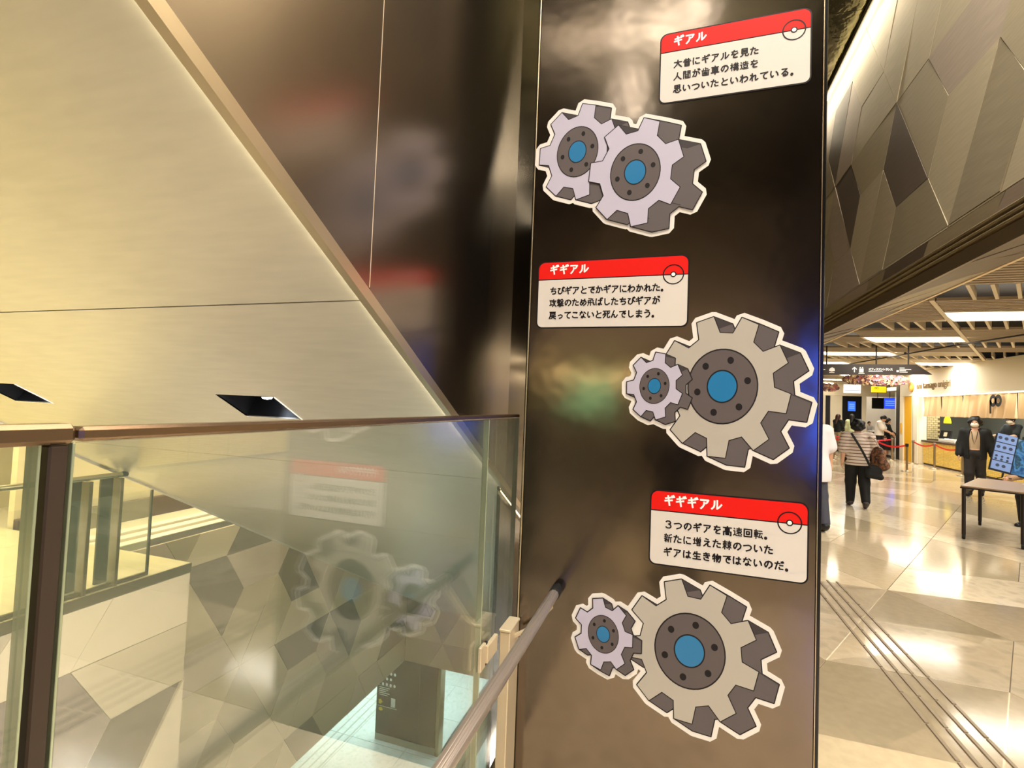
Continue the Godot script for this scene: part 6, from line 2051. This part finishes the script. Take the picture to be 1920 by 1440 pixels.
func behind_camera() -> void:
	var navy := mat(Color(0.035, 0.04, 0.075), 0.8)
	person("photographer in dark navy clothes holding up a phone, mirrored in the dark column", {"at": Vector3(0.06, 0.0, 0.44), "turn": 180.0, "tall": 1.72, "cell": 0.02, "arms": [[50, 4, 108, 12], [50, 4, 108, 12]], "top_mat": navy, "sleeve": 1.0, "hem": 0.82, "loose": 0.03, "bottom_mat": navy, "hair": "short"})
	var ph := thing("phone", "black phone held up by the navy-clad photographer", "phone", Vector3(0.06, 1.53, 0.10))
	var pst := ST(); cbox(pst, Vector3(-0.078, -0.038, -0.004), Vector3(0.078, 0.038, 0.004), 0.003)
	obj("casing", pst, mat(Color(0.03, 0.03, 0.03), 0.3), ph)
	# linear lamp and spots on the atrium ceiling (seen mirrored in the column)
	var t := thing("linear_lamp", "long linear lamp on the atrium ceiling above the camera", "light", Vector3(-1.9, 7.06, 3.3))
	t.rotation.y = 0.45
	var st := ST(); cbox(st, Vector3(-0.06, -0.03, -1.1), Vector3(0.06, 0.03, 1.1), 0.006)
	obj("diffuser", st, glow(Color(1.0, 0.88, 0.66), 4.0), t)
	var ll := area_light(Vector3(-1.9, 7.02, 3.3), Vector3.DOWN, Vector2(0.1, 2.1), Color(1.0, 0.9, 0.7), 0.25)
	ll.rotate_y(0.45)
	var i := 0
	for q in [Vector3(-0.8, 7.05, 2.9), Vector3(-0.3, 7.05, 3.0), Vector3(0.15, 7.05, 2.8), Vector3(-0.85, 7.05, 4.1), Vector3(-0.75, 7.05, 5.0)]:
		var d := thing("ceiling_spot", "round warm downlight on the atrium ceiling above the camera", "light", q, 0.0, "downlights on the atrium ceiling")
		st = ST(); lathe(st, [Vector2(0, -0.02), Vector2(0.17, -0.02), Vector2(0.18, 0.0), Vector2(0.18, 0.06)], Vector3.ZERO, 20)
		obj("lens", st, glow(Color(1.0, 0.92, 0.74), 3.0), d)
		area_light(q - Vector3(0, 0.03, 0), Vector3.DOWN, Vector2(0.34, 0.34), Color(1.0, 0.97, 0.91), 0.5)
	for q in [Vector3(0.35, 7.05, -0.75), Vector3(1.6, 7.05, -0.75), Vector3(1.6, 7.05, -3.6)]:  # added fill for cards, floor and bulkhead, kept out of the mirror
		var d := thing("added_fill_panel", "added square fill panel on the atrium ceiling, lighting the column cards and bulkhead", "light", q, 0.0, "added fill panels on the atrium ceiling")
		st = ST(); cbox(st, Vector3(-0.56, -0.02, -0.56), Vector3(0.56, 0.045, 0.56), 0.01)
		obj("diffuser", st, glow(Color(1.0, 0.96, 0.88), 1.2), d)
		area_light(q - Vector3(0, 0.03, 0), Vector3.DOWN, Vector2(1.1, 1.1), Color(1.0, 0.97, 0.91), (23.0 if q.z > -2.0 else 14.0))
	var ul := thing("added_ledge_uplight", "added long uplight on the ledge behind the camera, brightening the wall mirrored in the column", "light", Vector3(0.0, 3.0, 8.55))
	st = ST(); cbox(st, Vector3(-4.0, 0.0, -0.12), Vector3(4.0, 0.08, 0.12), 0.006)
	obj("housing", st, mat(Color(0.3, 0.27, 0.23), 0.5), ul)
	st = ST(); box(st, Vector3(-3.95, 0.081, -0.09), Vector3(3.95, 0.084, 0.09))
	obj("diffuser", st, glow(Color(1.0, 0.94, 0.85), 1.5), ul)
	area_light(Vector3(0.0, 3.10, 8.55), Vector3(0, 1, 0.15), Vector2(7.8, 0.16), Color(1.0, 0.94, 0.86), 7.0)  # added to lift the wall that the column mirrors
	var hp := thing("added_fill_panel", "added wide fill panel in the low hall ceiling behind the camera, lighting the cards", "light", Vector3(5.2, 3.285, 3.2))  # added lamp body of the front fill
	st = ST(); cbox(st, Vector3(-1.3, -0.02, -2.5), Vector3(1.3, 0.03, 2.5), 0.006)
	obj("diffuser", st, glow(Color(1.0, 0.97, 0.9), 1.5), hp)
	# unseen lit window and screen behind the camera, placed for the column mirror
	var w := thing("unseen_window_display", "unseen pale green lit window at the back of the hall, mirrored in the column", "window display", Vector3(-2.1, 1.3, 8.95))
	st = ST(); cbox(st, Vector3(-0.6, 0.0, -0.06), Vector3(0.6, 1.2, 0.0), 0.01)
	obj("lit_panel", st, glow(Color(0.62, 0.9, 0.66), 1.6), w)
	st = ST(); cbox(st, Vector3(-0.66, -0.06, -0.05), Vector3(-0.6, 1.26, 0.02), 0.004); cbox(st, Vector3(0.6, -0.06, -0.05), Vector3(0.66, 1.26, 0.02), 0.004)
	obj("frame", st, mat(Color(0.1, 0.1, 0.09), 0.4), w)
	for q in 4:  # out of view, placed for warm spots mirrored in the column
		var wl := thing("unseen_wall_lamp", "unseen warm strip lamp on the back wall behind the camera, mirrored in the column", "light", Vector3(-3.0 + q * 0.75, 2.5 - 0.05 * q, 8.86), 0.0, "strip lamps on the back wall")
		st = ST(); cbox(st, Vector3(-0.22, -0.05, -0.05), Vector3(0.22, 0.05, 0.02), 0.01)
		obj("lamp_face", st, glow(Color(1.0, 0.88, 0.62), 18.0), wl)
	var s := thing("unseen_blue_screen", "tall blue screen out of view behind the camera, tinting the column", "screen", Vector3(2.02, 0.0, 3.2), 0.35)  # out of view, placed for the blue tint on the column
	st = ST(); cbox(st, Vector3(-0.36, 0.0, 0.0), Vector3(0.36, 2.6, 0.12), 0.012)
	obj("casing", st, mat(Color(0.04, 0.04, 0.05), 0.4), s)
	st = ST(); cbox(st, Vector3(-0.32, 0.9, -0.012), Vector3(0.32, 2.54, 0.0), 0.003)
	obj("display", st, glow(Color(0.25, 0.4, 1.0), 4.0), s)
	st = ST(); box(st, Vector3(-0.9, 0.0, 8.9), Vector3(13.0, 2.98, 9.0)); box(st, Vector3(-5.0, 2.94, 8.35), Vector3(13.0, 3.0, 9.0))
	structure(obj("wall_hall_back", st, mat(Color(0.55, 0.46, 0.36), 0.5)))
